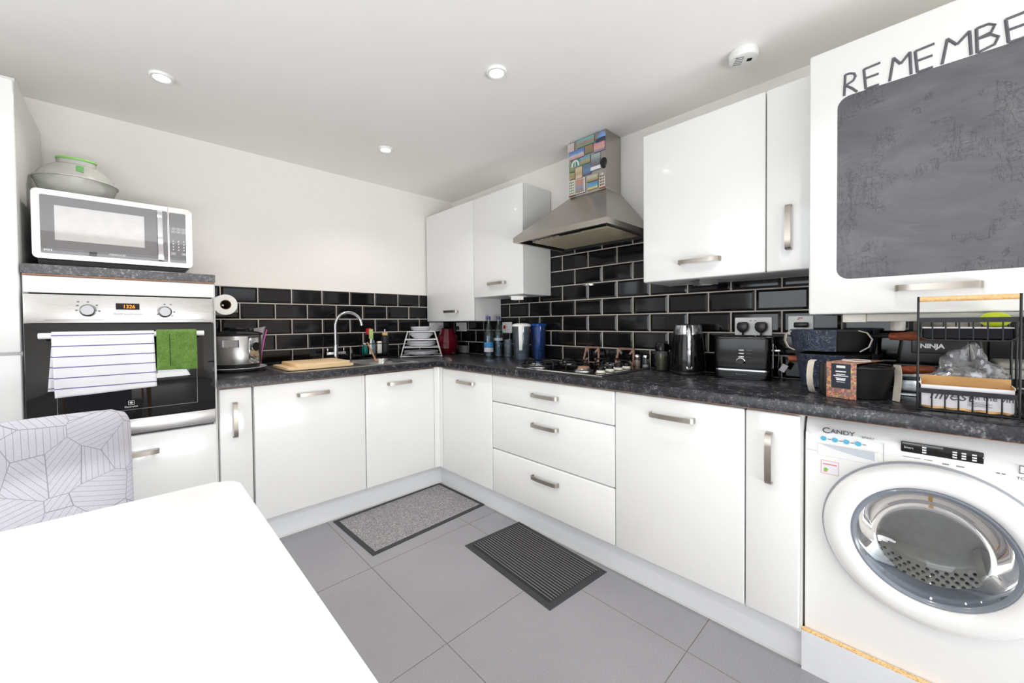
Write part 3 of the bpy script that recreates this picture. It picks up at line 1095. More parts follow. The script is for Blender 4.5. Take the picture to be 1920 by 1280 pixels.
for i, (lab, ya, yb_, za, zb_, kind) in enumerate(MAGS):
    yc, zc_ = (ya + yb_) / 2, (za + zb_) / 2
    w, h = abs(ya - yb_), zb_ - za
    # local frame: x along wall (to the viewer's right), -y out of the chimney
    loc = (-.1655, yc, zc_)
    k = kind[0]
    b = MB()
    if k == 'pic' or k == 'facade':
        b.box(-w / 2, -.0055, -h / 2, w / 2, 0, h / 2, .001, 1)
        m = m_picture('magnet_picture', *kind[1:], i * 1.7) if k == 'pic' else None
        if k == 'facade':
            b2 = MB(); b2.box(-w / 2, -.007, -h / 2, w / 2, 0, h / 2, .001, 1)
            for a in range(3):
                for c in range(5):
                    x_, z_ = -w / 2 + .006 + a * .0115, -h / 2 + .012 + c * .0165
                    b2.box(x_, -.0078, z_, x_ + .006, -.006, z_ + .010, mi=1)
            b2.box(-w / 2, -.0085, -h / 2, w / 2, -.005, -h / 2 + .006, mi=2)
            b.bm.free()
            b2.build('souvenir_magnet', [plain('house_wall', (216, 212, 198), .5), plain('house_window', (60, 96, 84), .4), plain('house_base', (170, 84, 40), .5)], label=lab, cat='magnet', group='souvenir magnets on the hood chimney', loc=loc, rz=ROT_B, smooth=0)
            continue
        b.build('souvenir_magnet', m, label=lab, cat='magnet', group='souvenir magnets on the hood chimney', loc=loc, rz=ROT_B, smooth=0)
    elif k == 'dome':
        b.box(-w / 2, -.006, -h / 2, w / 2, 0, -h * .12, .001, 1, mi=1)
        b.lathe([(0, h * .55), (w * .12, h * .5), (w * .34, h * .3), (w * .42, 0), (w * .42, -h * .12), (0, -h * .12)], n=24, sy=.3, c=(w * .06, -.002, 0))
        b.build('souvenir_magnet', [plain('pale_blue_dome', (126, 160, 208), .3, coat=.4), plain('dark_church', (64, 66, 76), .5, var=.3, vs=90)], label=lab, cat='magnet', group='souvenir magnets on the hood chimney', loc=loc, rz=ROT_B)
    elif k == 'arch':
        b.box(-w / 2, -.004, -h / 2, w / 2, 0, h / 2, .001, 1, mi=1)
        pts = [(w * .36 * math.cos(R(a)), -.006, -h * .25 + h * .6 * math.sin(R(a))) for a in range(0, 181, 15)]
        b.tube([(w * .36, -.006, -h * .45)] + pts + [(-w * .36, -.006, -h * .45)], .005, 8)
        b.tube([(0, -.006, -h * .45), (0, -.006, h * .3)], .003, 6)
        b.build('souvenir_magnet', [plain('white_arch', (220, 222, 222), .4), plain('arch_ground', (60, 140, 136), .4)], label=lab, cat='magnet', group='souvenir magnets on the hood chimney', loc=loc, rz=ROT_B, smooth=40)
    elif k == 'strip':
        b.box(-w / 2, -.006, -h / 2 + .022, w / 2, 0, h / 2, .001, 1)
        o_ = b.build('souvenir_magnet', m_picture('magnet_picture', (150, 176, 180), (90, 96, 104), (70, 66, 84), 9.1), label=lab, cat='magnet', group='souvenir magnets on the hood chimney', loc=loc, rz=ROT_B, smooth=0)
        b = MB(); b.box(-w / 2 - .002, -.0075, -h / 2, w / 2 + .004, 0, -h / 2 + .021, .001, 1); b.build('name_strip', M['cardwhite'], o_, smooth=0)
    elif k == 'black':
        b.lathe([(0, 0), (w * .55, 0), (w * .62, .004), (w * .5, .009), (w * .3, .007), (0, .010)], n=24, M=Matrix.Rotation(PI / 2, 4, 'X'), sy=1.35)
        b.build('souvenir_magnet', plain('black_relief', (26, 26, 28), .35, bump=.8, bs=120), label=lab, cat='magnet', group='souvenir magnets on the hood chimney', loc=loc, rz=ROT_B)
    elif k == 'framed':
        b.box(-w / 2, -.006, -h / 2, w / 2, 0, h / 2, .001, 1)
        o_ = b.build('souvenir_magnet', M['cardwhite'], label=lab, cat='magnet', group='souvenir magnets on the hood chimney', loc=loc, rz=ROT_B, smooth=0)
        b = MB(); b.box(-w / 2 + .004, -.0066, -h / 2 + .005, w / 2 - .006, -.0055, h / 2 - .004)
        b.build('picture', m_picture('magnet_picture', (196, 130, 84), (130, 140, 180), (150, 120, 84), 3.3), o_, smooth=0)
    else:
        b.prism([(-w / 2, -h / 2), (w / 2, -h / 2), (w / 2, h * .22), (w * .3, h * .34), (w * .2, h * .46), (0, h / 2), (-w * .2, h * .46), (-w * .3, h * .34), (-w / 2, h * .22)], -.006, 0, 'Y')
        for a in range(3):
            for c in range(4):
                x_, z_ = -w / 2 + .005 + a * .0105, -h / 2 + .014 + c * .0165
                b.box(x_, -.0068, z_, x_ + .006, -.005, z_ + .010, mi=1)
        b.box(-w / 2, -.008, -h / 2, w / 2, -.004, -h / 2 + .005, mi=2)
        b.build('souvenir_magnet', [plain('gable_wall', (206, 196, 184), .5), plain('gable_window', (70, 74, 84), .4), plain('gable_base', (184, 98, 40), .5)], label=lab, cat='magnet', group='souvenir magnets on the hood chimney', loc=loc, rz=ROT_B, smooth=0)

# ------------------------------------------------------------------ gas hob
hb = thing('gas_hob', 'black glass gas hob with steel rim and four burners', 'hob', (0, -1.338, ZW), ROT_B)
HW, HD0, HD1 = .562, .570, .065
b = MB(); b.box(0, -HD0, .0003, HW, -HD1, .008, .002, 1); b.build('rim', M['steel'], hb, smooth=0)
b = MB(); b.box(.010, -HD0 + .012, .006, HW - .010, -HD1 - .008, .0105, .002, 1); b.build('glass_plate', M['blackglass'], hb, smooth=0)
BURN = [(.095, .478, .052, 'front left'), (.095, .195, .042, 'rear left'), (.395, .470, .038, 'front right'), (.395, .190, .046, 'rear right'), (.245, .335, .040, 'centre')]
for bx, by, br, nm in BURN[:4]:
    b = MB()
    b.lathe([(0, .0105), (br + .012, .0105), (br + .010, .016), (br, .020), (br * .92, .024), (0, .024)], (bx, -by, 0), 32)
    bo = b.build('burner', M['chromedull'], hb, nm + ' burner', smooth=40)
    b = MB()
    b.lathe([(0, .024), (br * .8, .024), (br * .8, .030), (br * .72, .034), (0, .035)], (bx, -by, 0), 32)
    b.build('burner_cap', M['chrome'] if nm in ('front left', 'rear right') else (M['copperedge'] if nm == 'front right' else M['iron']), bo, smooth=40)
def pan_support(b, cx, cy, s=.115):
    z1, z0 = .050, .011
    for sx, sy in ((1, 0), (-1, 0), (0, 1), (0, -1)):
        b.tube([(cx + sx * s, -cy + sy * s, z0), (cx + sx * s, -cy + sy * s, z1 - .012), (cx + sx * s * .93, -cy + sy * s * .93, z1 - .002), (cx + sx * s * .8, -cy + sy * s * .8, z1), (cx + sx * s * .3, -cy + sy * s * .3, z1)], .0045, 8)
    ring = [(cx + s * .98 * math.cos(a * PI / 12), -cy + s * .98 * math.sin(a * PI / 12), z0 + .012) for a in range(24)]
    b.tube(ring, .0045, 8, closed=True)
for (bx, by, lab) in ((.095, .478, 0), (.245, .335, 0), (.395, .190, 0)):
    b = MB(); pan_support(b, bx, by, .105 if bx != .245 else .085); b.build('pan_support', M['iron'], hb, smooth=50)
for k in range(4):
    b = MB()
    c = (.508, -(.490 - k * .085), 0)
    b.lathe([(0, .0105), (.020, .0105), (.0225, .013), (.0215, .020), (.017, .026)], c, 24)
    kb = b.build('knob', M['creamplastic'], hb, smooth=50)
    b = MB(); b.lathe([(.017, .0255), (.0185, .0265), (.0185, .038), (.0165, .041), (0, .0415)], c, 24); b.build('knob_top', M['blackgloss'], kb, smooth=40)
# two spare square pan supports leaning on the tiles
def spare(y0, w, lab):
    t = thing('pan_support', lab, 'pan support', (-.032, y0, ZW), ROT_B, 'spare pan supports behind the hob')
    b = MB()
    hh_, ln = .108, .026
    P = lambda u, v: (u, -ln * (1 - v / hh_) + .0, v)
    def bar(p, q): b.sweep([P(*p), P(*q)], .008, .011, (0, -1, -.2))
    for p, q in (((0, .006), (.012, hh_)), ((w, .006), (w - .012, hh_)), ((.008, hh_ - .004), (w - .008, hh_ - .004)), ((0, .008), (w, .008))):
        bar(p, q)
    for (p, q) in (((.010, hh_ - .008), (.032, hh_ - .034)), ((w - .010, hh_ - .008), (w - .032, hh_ - .034)), ((.004, .010), (.03, .034)), ((w - .004, .010), (w - .03, .034))):
        bar(p, q)
    b.build('frame', plain('worn_enamel', (150, 118, 106), .6, var=.25, vs=60), t, smooth=0)
spare(-1.452, .112, 'worn brown square pan support on the tiles behind the burners')
spare(-1.680, .116, 'worn brown square pan support on the tiles beside the salt shaker')

# ------------------------------------------------------------------ ceiling fittings
def downlight(x, y, lab):
    t = thing('downlight', lab, 'light', (x, y, H - .0115), 0, 'recessed ceiling downlights')
    b = MB(); b.lathe([(.030, .004), (.032, .001), (.042, .0), (.045, .004), (.045, .011), (.030, .011), (.030, .004)], n=36)
    b.build('bezel', M['whiteplastic'], t, smooth=40)
    b = MB(); b.lathe([(0, .0035), (.030, .0045), (.030, .008), (0, .008)], n=32); b.build('bulb', M['lamp'], t, smooth=40)
downlight(-2.106, -.628, 'round white ceiling downlight nearest the oven tower')
downlight(-.998, -1.642, 'round white ceiling downlight nearest the cooker hood')
downlight(-1.000, -.617, 'round white ceiling downlight over the sink end of the room')
t = thing('smoke_alarm', 'round white smoke alarm on the ceiling near the hood', 'alarm', (-.310, -2.412, H - .038), R(-60))
b = MB(); b.lathe([(0, 0), (.040, 0), (.050, .003), (.053, .010), (.053, .030), (.050, .0375), (0, .0375)], n=36); b.build('body', M['whiteplastic'], t, smooth=40)
b = MB(); b.box(.012, -.012, -.0015, .030, .006, .001, .001, 1); b.build('sounder_slot', M['dark'], t, smooth=0)
b = MB()
for k in range(5): b.box(-.034, -.03 + k * .012, -.001, -.004, -.026 + k * .012, .001)
b.build('vents', M['grey'], t, smooth=0)

# ------------------------------------------------------------------ sockets on the tiles  (local: x right, -y out)
def socket(lab, side, u0, w, z0, h, plugs=(), holes=True, red=None, loc=None):
    l, rz = (((u0, -.0037, z0), 0) if side == 'A' else ((-.0037, u0, z0), ROT_B))
    t = thing('wall_socket', lab, 'socket', l, rz)
    b = MB(); b.box(0, -.009, 0, w, 0, h, .003, 2); b.build('faceplate', M['whiteplastic'], t, smooth=0)
    b = MB()
    ns = 2 if w > .11 else 1
    for k in range(ns):
        cx = w * (.25 + .5 * k) if ns == 2 else w * .5
        if holes:
            b.box(cx - .003, -.0095, h * .52, cx + .003, -.008, h * .52 + .008); b.box(cx - .014, -.0095, h * .28, cx - .008, -.008, h * .28 + .004); b.box(cx + .008, -.0095, h * .28, cx + .014, -.008, h * .28 + .004)
        b.box(w / 2 - .012 + k * .018, -.0105, h * .80, w / 2 - .004 + k * .018, -.008, h * .84)
    b.build('markings', M['grey'], t, smooth=0)
    if red:
        b = MB(); b.box(*red, .001, 1); b.build('rocker_switch', M['red'], t, smooth=0)
    for cx in plugs:
        b = MB()
        b.prism([(cx - .020, h * .30), (cx - .024, h * .44), (cx - .022, h * .66), (cx - .014, h * .74), (cx + .014, h * .74), (cx + .022, h * .66), (cx + .024, h * .44), (cx + .020, h * .30), (cx + .008, h * .17), (cx - .008, h * .17)], -.046, -.009, 'Y', bev=.006)
        p = b.build('plug', M['blackplastic'], t, 'black plug', smooth=35)
        b = MB(); b.tube([(cx, -.030, h * .24), (cx, -.030, h * -.05), (cx + .004, -.032, -h * .35), (cx + .004, -.028, -h * 1.2)], .0045, 8); b.build('cable', M['blackplastic'], p)
    return t
socket('white double wall socket holding two black plugs above the toaster', 'B', -2.300, .152, 1.104, .087, plugs=(.040, .114), holes=False)
s_ = socket('white wall socket partly hidden by the pan stack, red neon mark', 'B', -2.512, .090, 1.108, .087, holes=True)
b = MB(); b.box(.036, -.0105, .075, .052, -.0085, .079); b.build('neon_mark', M['red'], s_, smooth=0)
b = MB(); b.box(.022, -.026, .035, .074, -.009, .058, .005, 2); b.build('plug', M['blackplastic'], s_, 'black plug top')
socket('white wall socket with a red rocker switch behind the water bottles', 'B', -.660, .106, 1.096, .086, red=(.018, -.013, .034, .040, -.008, .060))
socket('white double wall socket on the back wall over the plate rack', 'A', -.273, .150, 1.106, .080)
s_ = socket('white wall socket in the corner above the small grey box', 'B', -.056, .146, 1.104, .080)
b = MB(); b.box(.012, -.036, .012, .050, -.009, .046, .006, 2); b.build('plug', M['blackplastic'], s_, 'black plug')
# ------------------------------------------------------------------ kitchen roll on the tower side
t = thing('kitchen_roll', 'white kitchen roll on a holder beside the oven tower', 'kitchen roll', (-1.834, -.305, 1.294))
b = MB()
b.lathe([(.027, 0), (.057, 0), (.057, .225), (.027, .225), (.027, 0)], n=40, M=Matrix.Rotation(-PI / 2, 4, 'X'))
def flap(u, v):
    a = R(8 - 40 * u)
    return Vector((.0563 * math.cos(a) if u < .35 else .0563 * math.cos(R(8 - 14)) + .004 * (u - .35), .002 + .22 * v, .0563 * math.sin(a) if u < .35 else .0563 * math.sin(R(-6)) - .055 * (u - .35))), (u, v)
b.grid(flap, 8, 3)
b.build('paper', M['paper'], t, smooth=40)
b = MB(); b.lathe([(.0245, -.0005), (.027, -.0005), (.027, .2255), (.0245, .2255), (.0245, -.0005)], n=32, M=Matrix.Rotation(-PI / 2, 4, 'X')); b.build('core', M['cardtube'], t, smooth=40)
b = MB(); b.tube([(0, .235, 0), (-.03, .24, .0), (-.086, .24, 0)], .005, 8); b.tube([(0, .09, 0), (0, .235, 0)], .005, 8); b.build('holder_arm', M['chrome'], t)

# ------------------------------------------------------------------ multicooker on a plate
def plate_prof(r, h=.020, foot=.6):
    return [(0, .003), (r * foot * .9, .003), (r * foot, 0), (r * foot + .004, .001), (r * .78, h * .45), (r, h), (r, h + .003), (r * .77, h * .45 + .005), (r * foot, .0065), (0, .0065)]
b = MB(); b.lathe(plate_prof(.150, .022), n=48)
b.build('plate', M['china'], label='white plate under the steel multicooker', cat='plate', loc=(-1.768, -.225, ZW + .0005), smooth=40)
t = thing('multicooker', 'steel electric multicooker with black lid and dial', 'cooker', (-1.768, -.225, ZW + .0150))
b = MB(); b.lathe([(0, 0), (.100, 0), (.112, .006), (.118, .030), (.118, .032), (0, .032)], n=48); b.build('base', M['blackplastic'], t, smooth=40)
b = MB(); b.lathe([(0, .031), (.120, .031), (.122, .036), (.122, .190), (.119, .194), (0, .194)], n=64); b.build('body', M['steelv'], t, smooth=40)
b = MB(); b.lathe([(.119, .193), (.130, .196), (.132, .201), (.128, .206), (.10, .216), (.05, .222), (0, .223)], n=48); lid = b.build('lid', M['blackgloss'], t, smooth=50)
b = MB(); b.lathe([(0, .222), (.040, .222), (.043, .230), (.034, .238), (0, .240)], n=32); b.box(.055, -.012, .214, .085, .012, .236, .005, 2); b.build('lid_knob', M['blackplastic'], lid, smooth=50)
ca = math.atan2(-2.69, -.46)
def around(a, r, z): return Vector((r * math.cos(a), r * math.sin(a), z))
b = MB()
def pan_(u, v):
    a = R(-74 + 38 * u)
    return around(a, .1235, .034 + .154 * v), (u, v)
b.grid(pan_, 10, 2)
cpn = b.build('control_panel', M['chromedull'], t, smooth=60, solid=.002)
a_ = R(-54)
Md = Matrix.Translation(around(a_, .1235, .128)) @ Matrix.Rotation(a_, 4, 'Z') @ Matrix.Rotation(PI / 2, 4, 'Y')
b = MB(); b.lathe([(.026, 0), (.030, .0), (.030, .003), (.026, .0045), (.026, 0)], n=32, M=Md); d_ = b.build('dial_ring', M['chrome'], cpn, smooth=40)
b = MB(); b.lathe([(0, .004), (.018, .004), (.0262, .003), (.0262, 0), (0, 0)], n=32, M=Md); b.build('dial_face', M['blackplastic'], cpn, smooth=40)
b = MB()
for k in range(3):
    for q in (-66, -46):
        c = around(R(q), .1245, .078 - k * .021)
        b.sphere(c, (.008, .006, .004), 10)
b.build('buttons', M['steel'], cpn)
for aa in (R(-112), R(60)):
    c = around(aa, .118, .150)
    b = MB(); b.box(-.012, -.036, -.012, .030, .036, .013, .007, 3, M=Matrix.Translation(c) @ Matrix.Rotation(aa, 4, 'Z'))
    b.build('grip', M['chrome'], t)

# zip bag behind it
b = MB()
def bag(u, v):
    x = -.02 - .105 * u * (.25 + .75 * v)
    z = .004 + .255 * v - .02 * u * v
    y = .018 * math.sin(u * 7 + v * 4) * (1 - .4 * v) - .02 * math.sin(v * 5)
    return Vector((x + .045 * v, y, z)), (u, v)
b.grid(bag, 12, 14)
t = thing('zip_bag', 'clear zip bag with a pink seal leaning behind the multicooker', 'bag', (-1.600, -.045, ZW))
b.build('film', M['zipbag'], t, smooth=60, solid=.004)
b = MB(); b.sweep([(-.012, -.004, .004), (-.004, .0, .09), (.008, -.012, .17), (.026, -.008, .238)], .016, .006, (0, 1, .0)); b.build('seal', M['pink'], t, 'pink zip seal')

# ------------------------------------------------------------------ sink and tap
sk = thing('sink', 'stainless steel sink with drainer and one square bowl', 'sink', (-1.175, -.325, ZW))
sx0, sx1, sy0, sy1 = -.437, .435, -.245, .248
bx0, bx1, by0, by1 = .075, .398, -.195, .195
def ss(a, b_, x): 
    q = max(0, min(1, (x - a) / (b_ - a)))
    return q * q * (3 - 2 * q)
def sink(u, v):
    # non-uniform sampling crowds the bowl walls
    x = sx0 + (sx1 - sx0) * u
    y = sy0 + (sy1 - sy0) * v
    d = min(x - bx0, bx1 - x, y - by0, by1 - y)
    cx, cy = max(bx0 + .06 - x, x - bx1 + .06, 0), max(by0 + .06 - y, y - by1 + .06, 0)
    if cx > 0 and cy > 0: d = .06 - math.hypot(cx, cy)
    z = .0045 - .150 * ss(0, .028, d)
    e = min(x - sx0, sx1 - x, y - sy0, sy1 - y)
    z -= .004 * (1 - ss(0, .010, e))
    z -= .002 * ss(.010, .022, e) * (1 if d < 0 else 0)
    if x < bx0 - .06 and d < 0 and e > .04:
        z += .0016 * (.5 + .5 * math.sin(y * 130))
    return Vector((x, y, z)), (u, v)
b = MB(); b.grid(sink, 120, 72)
b.build('basin', M['steel'], sk, smooth=60)
b = MB(); b.lathe([(0, -.144), (.03, -.144), (.036, -.1455), (.036, -.150)], ((bx0 + bx1) / 2, 0, 0), 24); b.build('waste', M['chrome'], sk)

tp = thing('tap', 'chrome swan-neck mixer tap behind the chopping boards', 'tap', (-1.146, -.110, ZW + .003))
b = MB(); b.lathe([(0, 0), (.024, 0), (.024, .004), (.018, .010), (.0165, .10), (.013, .118), (0, .118)], n=28); b.build('body', M['chrome'], tp, smooth=40)
b = MB()
pts = [(0, 0, .11), (0, 0, .20), (0, 0, .25)]
for k in range(1, 15):
    a = PI - k * R(168) / 14
    pts.append((.098 + .098 * math.cos(a), -.0, .252 + .098 * math.sin(a)))
pts.append((pts[-1][0] + .003, 0, pts[-1][2] - .018))
b.tube(pts, [.0115] * (len(pts) - 2) + [.0118, .0118], 16); b.build('spout', M['chrome'], tp, smooth=50)
b = MB(); b.cyl((-.066, 0, .058), (.070, 0, .058), .011, 20, bev=.002); cr = b.build('crossbar', M['chrome'], tp, smooth=40)
for s in (-1, 1):
    b = MB(); b.cyl((s * .058, 0, .060), (s * .058, -.004, .096), .0045, 12, bev=.001); b.build('lever', M['chrome'], cr, smooth=40)

# chopping boards
def board(lab, cx, cy, z, w, d, th, rz):
    b = MB()
    pl = []
    r = .022
    for (px, py, a0) in ((w / 2 - r, -d / 2 + r, -90), (w / 2 - r, d / 2 - r, 0), (-w / 2 + r, d / 2 - r, 90), (-w / 2 + r, -d / 2 + r, 180)):
        for k in range(6): pl.append((px + r * math.cos(R(a0 + 18 * k)), py + r * math.sin(R(a0 + 18 * k))))
    b.prism(pl, 0, th, 'Z', bev=.003)
    return b.build('chopping_board', M['bamboo'], label=lab, cat='chopping board', group='wooden chopping boards on the sink', loc=(cx, cy, z), rz=rz, smooth=25)
board('lower wooden chopping board lying on the sink drainer', -1.385, -.372, ZW + .0065, .395, .305, .015, R(2))
board('upper wooden chopping board stacked on the lower one', -1.372, -.374, ZW + .0220, .325, .300, .017, R(1))

# ------------------------------------------------------------------ sink caddy and what it holds
cd = thing('sink_caddy', 'black wire sink caddy behind the sink bowl', 'caddy', (-.83, -.078, ZW + .004))
b = MB()
w, d = .205, .058
def rect(z, g=0): return [(-w / 2 - g, -d / 2 - g, z), (w / 2 + g, -d / 2 - g, z), (w / 2 + g, d / 2 + g, z), (-w / 2 - g, d / 2 + g, z)]
for z in (.030, .112): b.tube(rect(z), .0025, 6, closed=True)
b.tube([(-w / 2, -d / 2, .03), (-w / 2, -d / 2, .112)], .0025, 6)
for k in range(7):
    x = -w / 2 + w * k / 6
    b.tube([(x, -d / 2, .030), (x, d / 2, .030)], .0018, 6)
for sx in (-1, 1):
    for sy in (-1, 1): b.tube([(sx * w / 2, sy * d / 2, .0), (sx * w / 2, sy * d / 2, .112)], .0025, 6)
b.build('basket', M['blackwire'], cd)
b = MB(); b.box(-w / 2 - .006, -d / 2 - .006, .001, w / 2 + .03, d / 2 + .006, .008, .002, 1); b.build('tray', M['blackplastic'], cd)

t = thing('dish_brush', 'dish brush with pale green head and red bristles, standing in the caddy', 'brush', (-.872, -.092, ZW + .0375))
b = MB(); b.tube([(0, 0, 0), (.001, -.002, .06), (.004, -.006, .13)], [.010, .008, .007], 10); b.build('handle', M['whiteplastic'], t)
b = MB(); b.box(-.014, -.014, .115, .020, -.002, .192, .006, 2); b.build('head', plain('pale_green_plastic', (176, 196, 120), .5), t)
b = MB()
for k in range(40):
    x, z = random.uniform(-.018, .016), random.uniform(.150, .196)
    b.tube([(x, -.006, z), (x - .012 + random.uniform(-.006, .006), .012, z + random.uniform(-.002, .016))], .0016, 4)
b.build('bristles', plain('red_bristles', (214, 40, 60), .6), t, smooth=0)
t = thing('spray_bottle', 'pale blue washing-up bottle leaning in the caddy', 'bottle', (-.845, -.070, ZW + .0375))
b = MB(); b.lathe([(0, 0), (.024, 0), (.027, .006), (.027, .07), (.018, .100), (.010, .112), (.010, .125), (0, .125)], n=24, sy=.7); b.build('body', clear('pale_blue_plastic', (170, 190, 200), .15, .5, (150, 172, 186)), t, smooth=50)
t = thing('soap_bottle', 'small bottle of teal washing gel at the caddy left end', 'bottle', (-.912, -.080, ZW + .0375))
b = MB(); b.lathe([(0, 0), (.020, 0), (.022, .005), (.022, .045), (.016, .062), (.009, .07), (0, .07)], n=24); b.build('body', M['tealgel'], t, smooth=50)
b = MB(); b.lathe([(0, .07), (.010, .07), (.010, .086), (0, .086)], n=16); b.build('cap', M['whiteplastic'], t, smooth=40)
t = thing('cream_bottle', 'slim cream bottle beside the tall black bottle', 'bottle', (-.792, -.080, ZW + .0375))
b = MB(); b.box(-.017, -.014, 0, .017, .014, .095, .006, 2); b.build('body', M['creamplastic'], t)
t = thing('black_bottle', 'tall black bottle with a pale wooden collar, by the caddy', 'bottle', (-.742, -.078, ZW + .0375))
b = MB(); b.lathe([(0, 0), (.027, 0), (.029, .004), (.029, .120), (.024, .132), (.014, .140), (0, .140)], n=28); b.build('body', M['blackmatt'], t, smooth=40)
b = MB(); b.lathe([(0, .140), (.021, .140), (.022, .143), (.022, .160), (.021, .162), (0, .162)], n=24); b.build('collar', M['palewood'], t, smooth=40)
b = MB(); b.lathe([(0, .162), (.005, .162), (.005, .178), (.009, .180), (.009, .186), (0, .187)], n=16); b.build('pump', M['chrome'], t, smooth=40)
t = thing('wooden_spatula', 'thin wooden spatula leaning on the caddy over the sink', 'spatula', (-.948, -.300, ZW + .0010))
b = MB(); b.sweep([(0, -.03, .012), (.006, .02, .045), (.036, .175, .128)], .011, .006, (1, 0, 0)); b.sweep([(-.002, -.052, .0035), (.0, -.026, .016)], .026, .006, (1, 0, 0)); b.build('blade', plain('worn_wood', (172, 128, 98), .6, var=.1, vs=60), t, smooth=30)

# ------------------------------------------------------------------ plate rack in the corner
rk = thing('plate_rack', 'white wire four-tier plate rack in the corner', 'rack', (-.478, -.192, ZW), R(-32))
TIER = [(.008, .160), (.078, .146), (.140, .129), (.203, .107)]
b = MB()
dp_ = .085
for z, hw_ in TIER:
    b.tube([(-hw_, -dp_, z), (hw_, -dp_, z), (hw_, dp_, z), (-hw_, dp_, z)], .003, 6, closed=True)
    for x in (-hw_ * .35, hw_ * .35): b.tube([(x, -dp_, z), (x, -dp_ * .3, z - .004), (x, dp_ * .3, z - .004), (x, dp_, z)], .002, 6)
for s in (-1, 1):
    for y in (-dp_, dp_): b.tube([(s * .163, y, .003), (s * .107, y, .204)], .0032, 6)
b.build('wire_frame', M['whitewire'], rk)
def stack(z, n, r, step, labs, bowl=0):
    for k in range(n):
        b = MB()
        if bowl:
            b.lathe([(0, .003), (r * .45, .003), (r * .45, 0), (r * .5, .0), (r * .62, .008), (r * .9, bowl * .75), (r, bowl), (r - .003, bowl), (r * .88, bowl * .75), (r * .55, .0095), (0, .0075)], n=40)
        else:
            b.lathe(plate_prof(r, .016), n=40)
        b.build('bowl' if bowl else 'plate', M['china'], label=labs[k], cat='bowl' if bowl else 'plate', group='white crockery on the plate rack', loc=(rk.location.x, rk.location.y, ZW + z + k * step), smooth=40)
stack(.0115, 3, .138, .0085, ['lowest large white plate on the bottom tier of the rack', 'middle large white plate on the bottom tier of the rack', 'uppermost large white plate on the bottom tier of the rack'])
stack(.0815, 4, .114, .0085, ['lowest white plate on the second tier of the rack', 'second white plate up on the second tier of the rack', 'third white plate up on the second tier of the rack', 'uppermost white plate on the second tier of the rack'])
stack(.1435, 2, .100, .0095, ['lower white bowl on the third tier of the rack', 'upper white bowl on the third tier of the rack'], bowl=.040)
stack(.2065, 3, .082, .0085, ['lowest small white plate on the top tier of the rack', 'middle small white plate on the top tier of the rack', 'uppermost small white plate on the top tier of the rack'])

# ------------------------------------------------------------------ burgundy jar and small grey box in the corner
t = thing('canister', 'shiny dark red faceted canister beside the plate rack', 'canister', (-.190, -.165, ZW))
b = MB()
pr = [(0, 0), (.060, 0), (.070, .006), (.092, .055), (.094, .11), (.078, .165), (.062, .205), (.058, .218), (0, .218)]
b.lathe(pr, n=12); b.build('body', M['burgundy'], t, smooth=12)
b = MB(); b.lathe([(0, .218), (.056, .218), (.052, .226), (0, .228)], n=24); b.build('lid', M['blackgloss'], t, smooth=40)
b = MB(); b.box(-.012, -.098, .004, .010, -.070, .018, .004, 2); b.build('spout', M['chrome'], t)
b = MB()
b.prism([(-.066, 0), (.050, 0), (.058, .062), (-.060, .062)], -.016, .016, 'Y', bev=.003)
t = thing('grey_box', 'small grey tilted box on the worktop in the corner', 'box', (-.055, -.222, ZW + .008), ROT_B)
b.build('case', plain('grey_case', (128, 126, 130), .5), t, smooth=25)
b = MB(); b.box(-.062, -.018, -.0078, .046, .018, .0005, .002, 1); b.build('base', M['blackplastic'], t)
b = MB(); b.box(-.030, -.020, -.004, .020, -.0165, .0, .0005, 1); b.build('strip', M['chrome'], t)
# ------------------------------------------------------------------ glass bottles
def bottle(lab, x, y, labels):
    t = thing('water_bottle', lab, 'bottle', (x, y, ZW), R(random.uniform(-20, 20)), 'glass water bottles under the wall cabinets')
    b = MB()
    b.lathe([(0, .006), (.030, .002), (.034, 0), (.0385, .004), (.040, .012), (.040, .150), (.038, .175), (.028, .215), (.017, .246), (.0135, .262), (.0135, .296), (.0155, .297), (.0155, .302), (.013, .302)], n=32)
    b.build('glass', M['glassblue'], t, smooth=60)
    b = MB(); b.lathe([(0, .008), (.037, .006), (.0375, .148), (.036, .168), (0, .168)], n=28); b.build('water', M['water'], t, smooth=40)
    b = MB(); b.lathe([(0, .318), (.0150, .318), (.0158, .316), (.0158, .296), (.0150, .294), (.0135, .294)], n=24); b.build('cap', M['purplecap'], t, smooth=40)
    if labels:
        b = MB(); b.lathe([(.0404, .082), (.0404, .118)], n=24, a0=R(150), a1=R(270)); b.build('blue_label', plain('bottle_label_blue', (60, 140, 200), .5, var=.3, vs=60), t, smooth=60)
        b = MB(); b.lathe([(.0405, .045), (.0405, .078)], n=24, a0=R(150), a1=R(270)); b.build('white_label', plain('bottle_label_white', (206, 210, 218), .5), t, smooth=60)
    else:
        b = MB(); b.lathe([(.0404, .130), (.0404, .150)], n=24, a0=R(150), a1=R(270)); b.build('white_label', plain('bottle_label_pale', (186, 196, 204), .5), t, smooth=60)
    return t
bottle('glass water bottle with a blue and white label, purple cap', -.178, -.680, True)
bottle('plain glass water bottle with a purple cap, nearer the wall', -.100, -.708, False)
t = thing('glass_tumbler', 'clear glass tumbler between the bottles and the clear jug', 'glass', (-.085, -.800, ZW))
b = MB(); b.lathe([(0, .004), (.028, .004), (.030, 0), (.033, .002), (.037, .140), (.0355, .140), (.0315, .010), (0, .010)], n=32); b.build('body', M['jugclear'], t, smooth=50)
t = thing('glass_tumbler', 'shorter clear glass tumbler half hidden behind the clear jug', 'glass', (-.060, -.893, ZW))
b = MB(); b.lathe([(0, .004), (.028, .004), (.030, 0), (.033, .002), (.037, .115), (.0355, .115), (.0315, .010), (0, .010)], n=32); b.build('body', M['jugclear'], t, smooth=50)

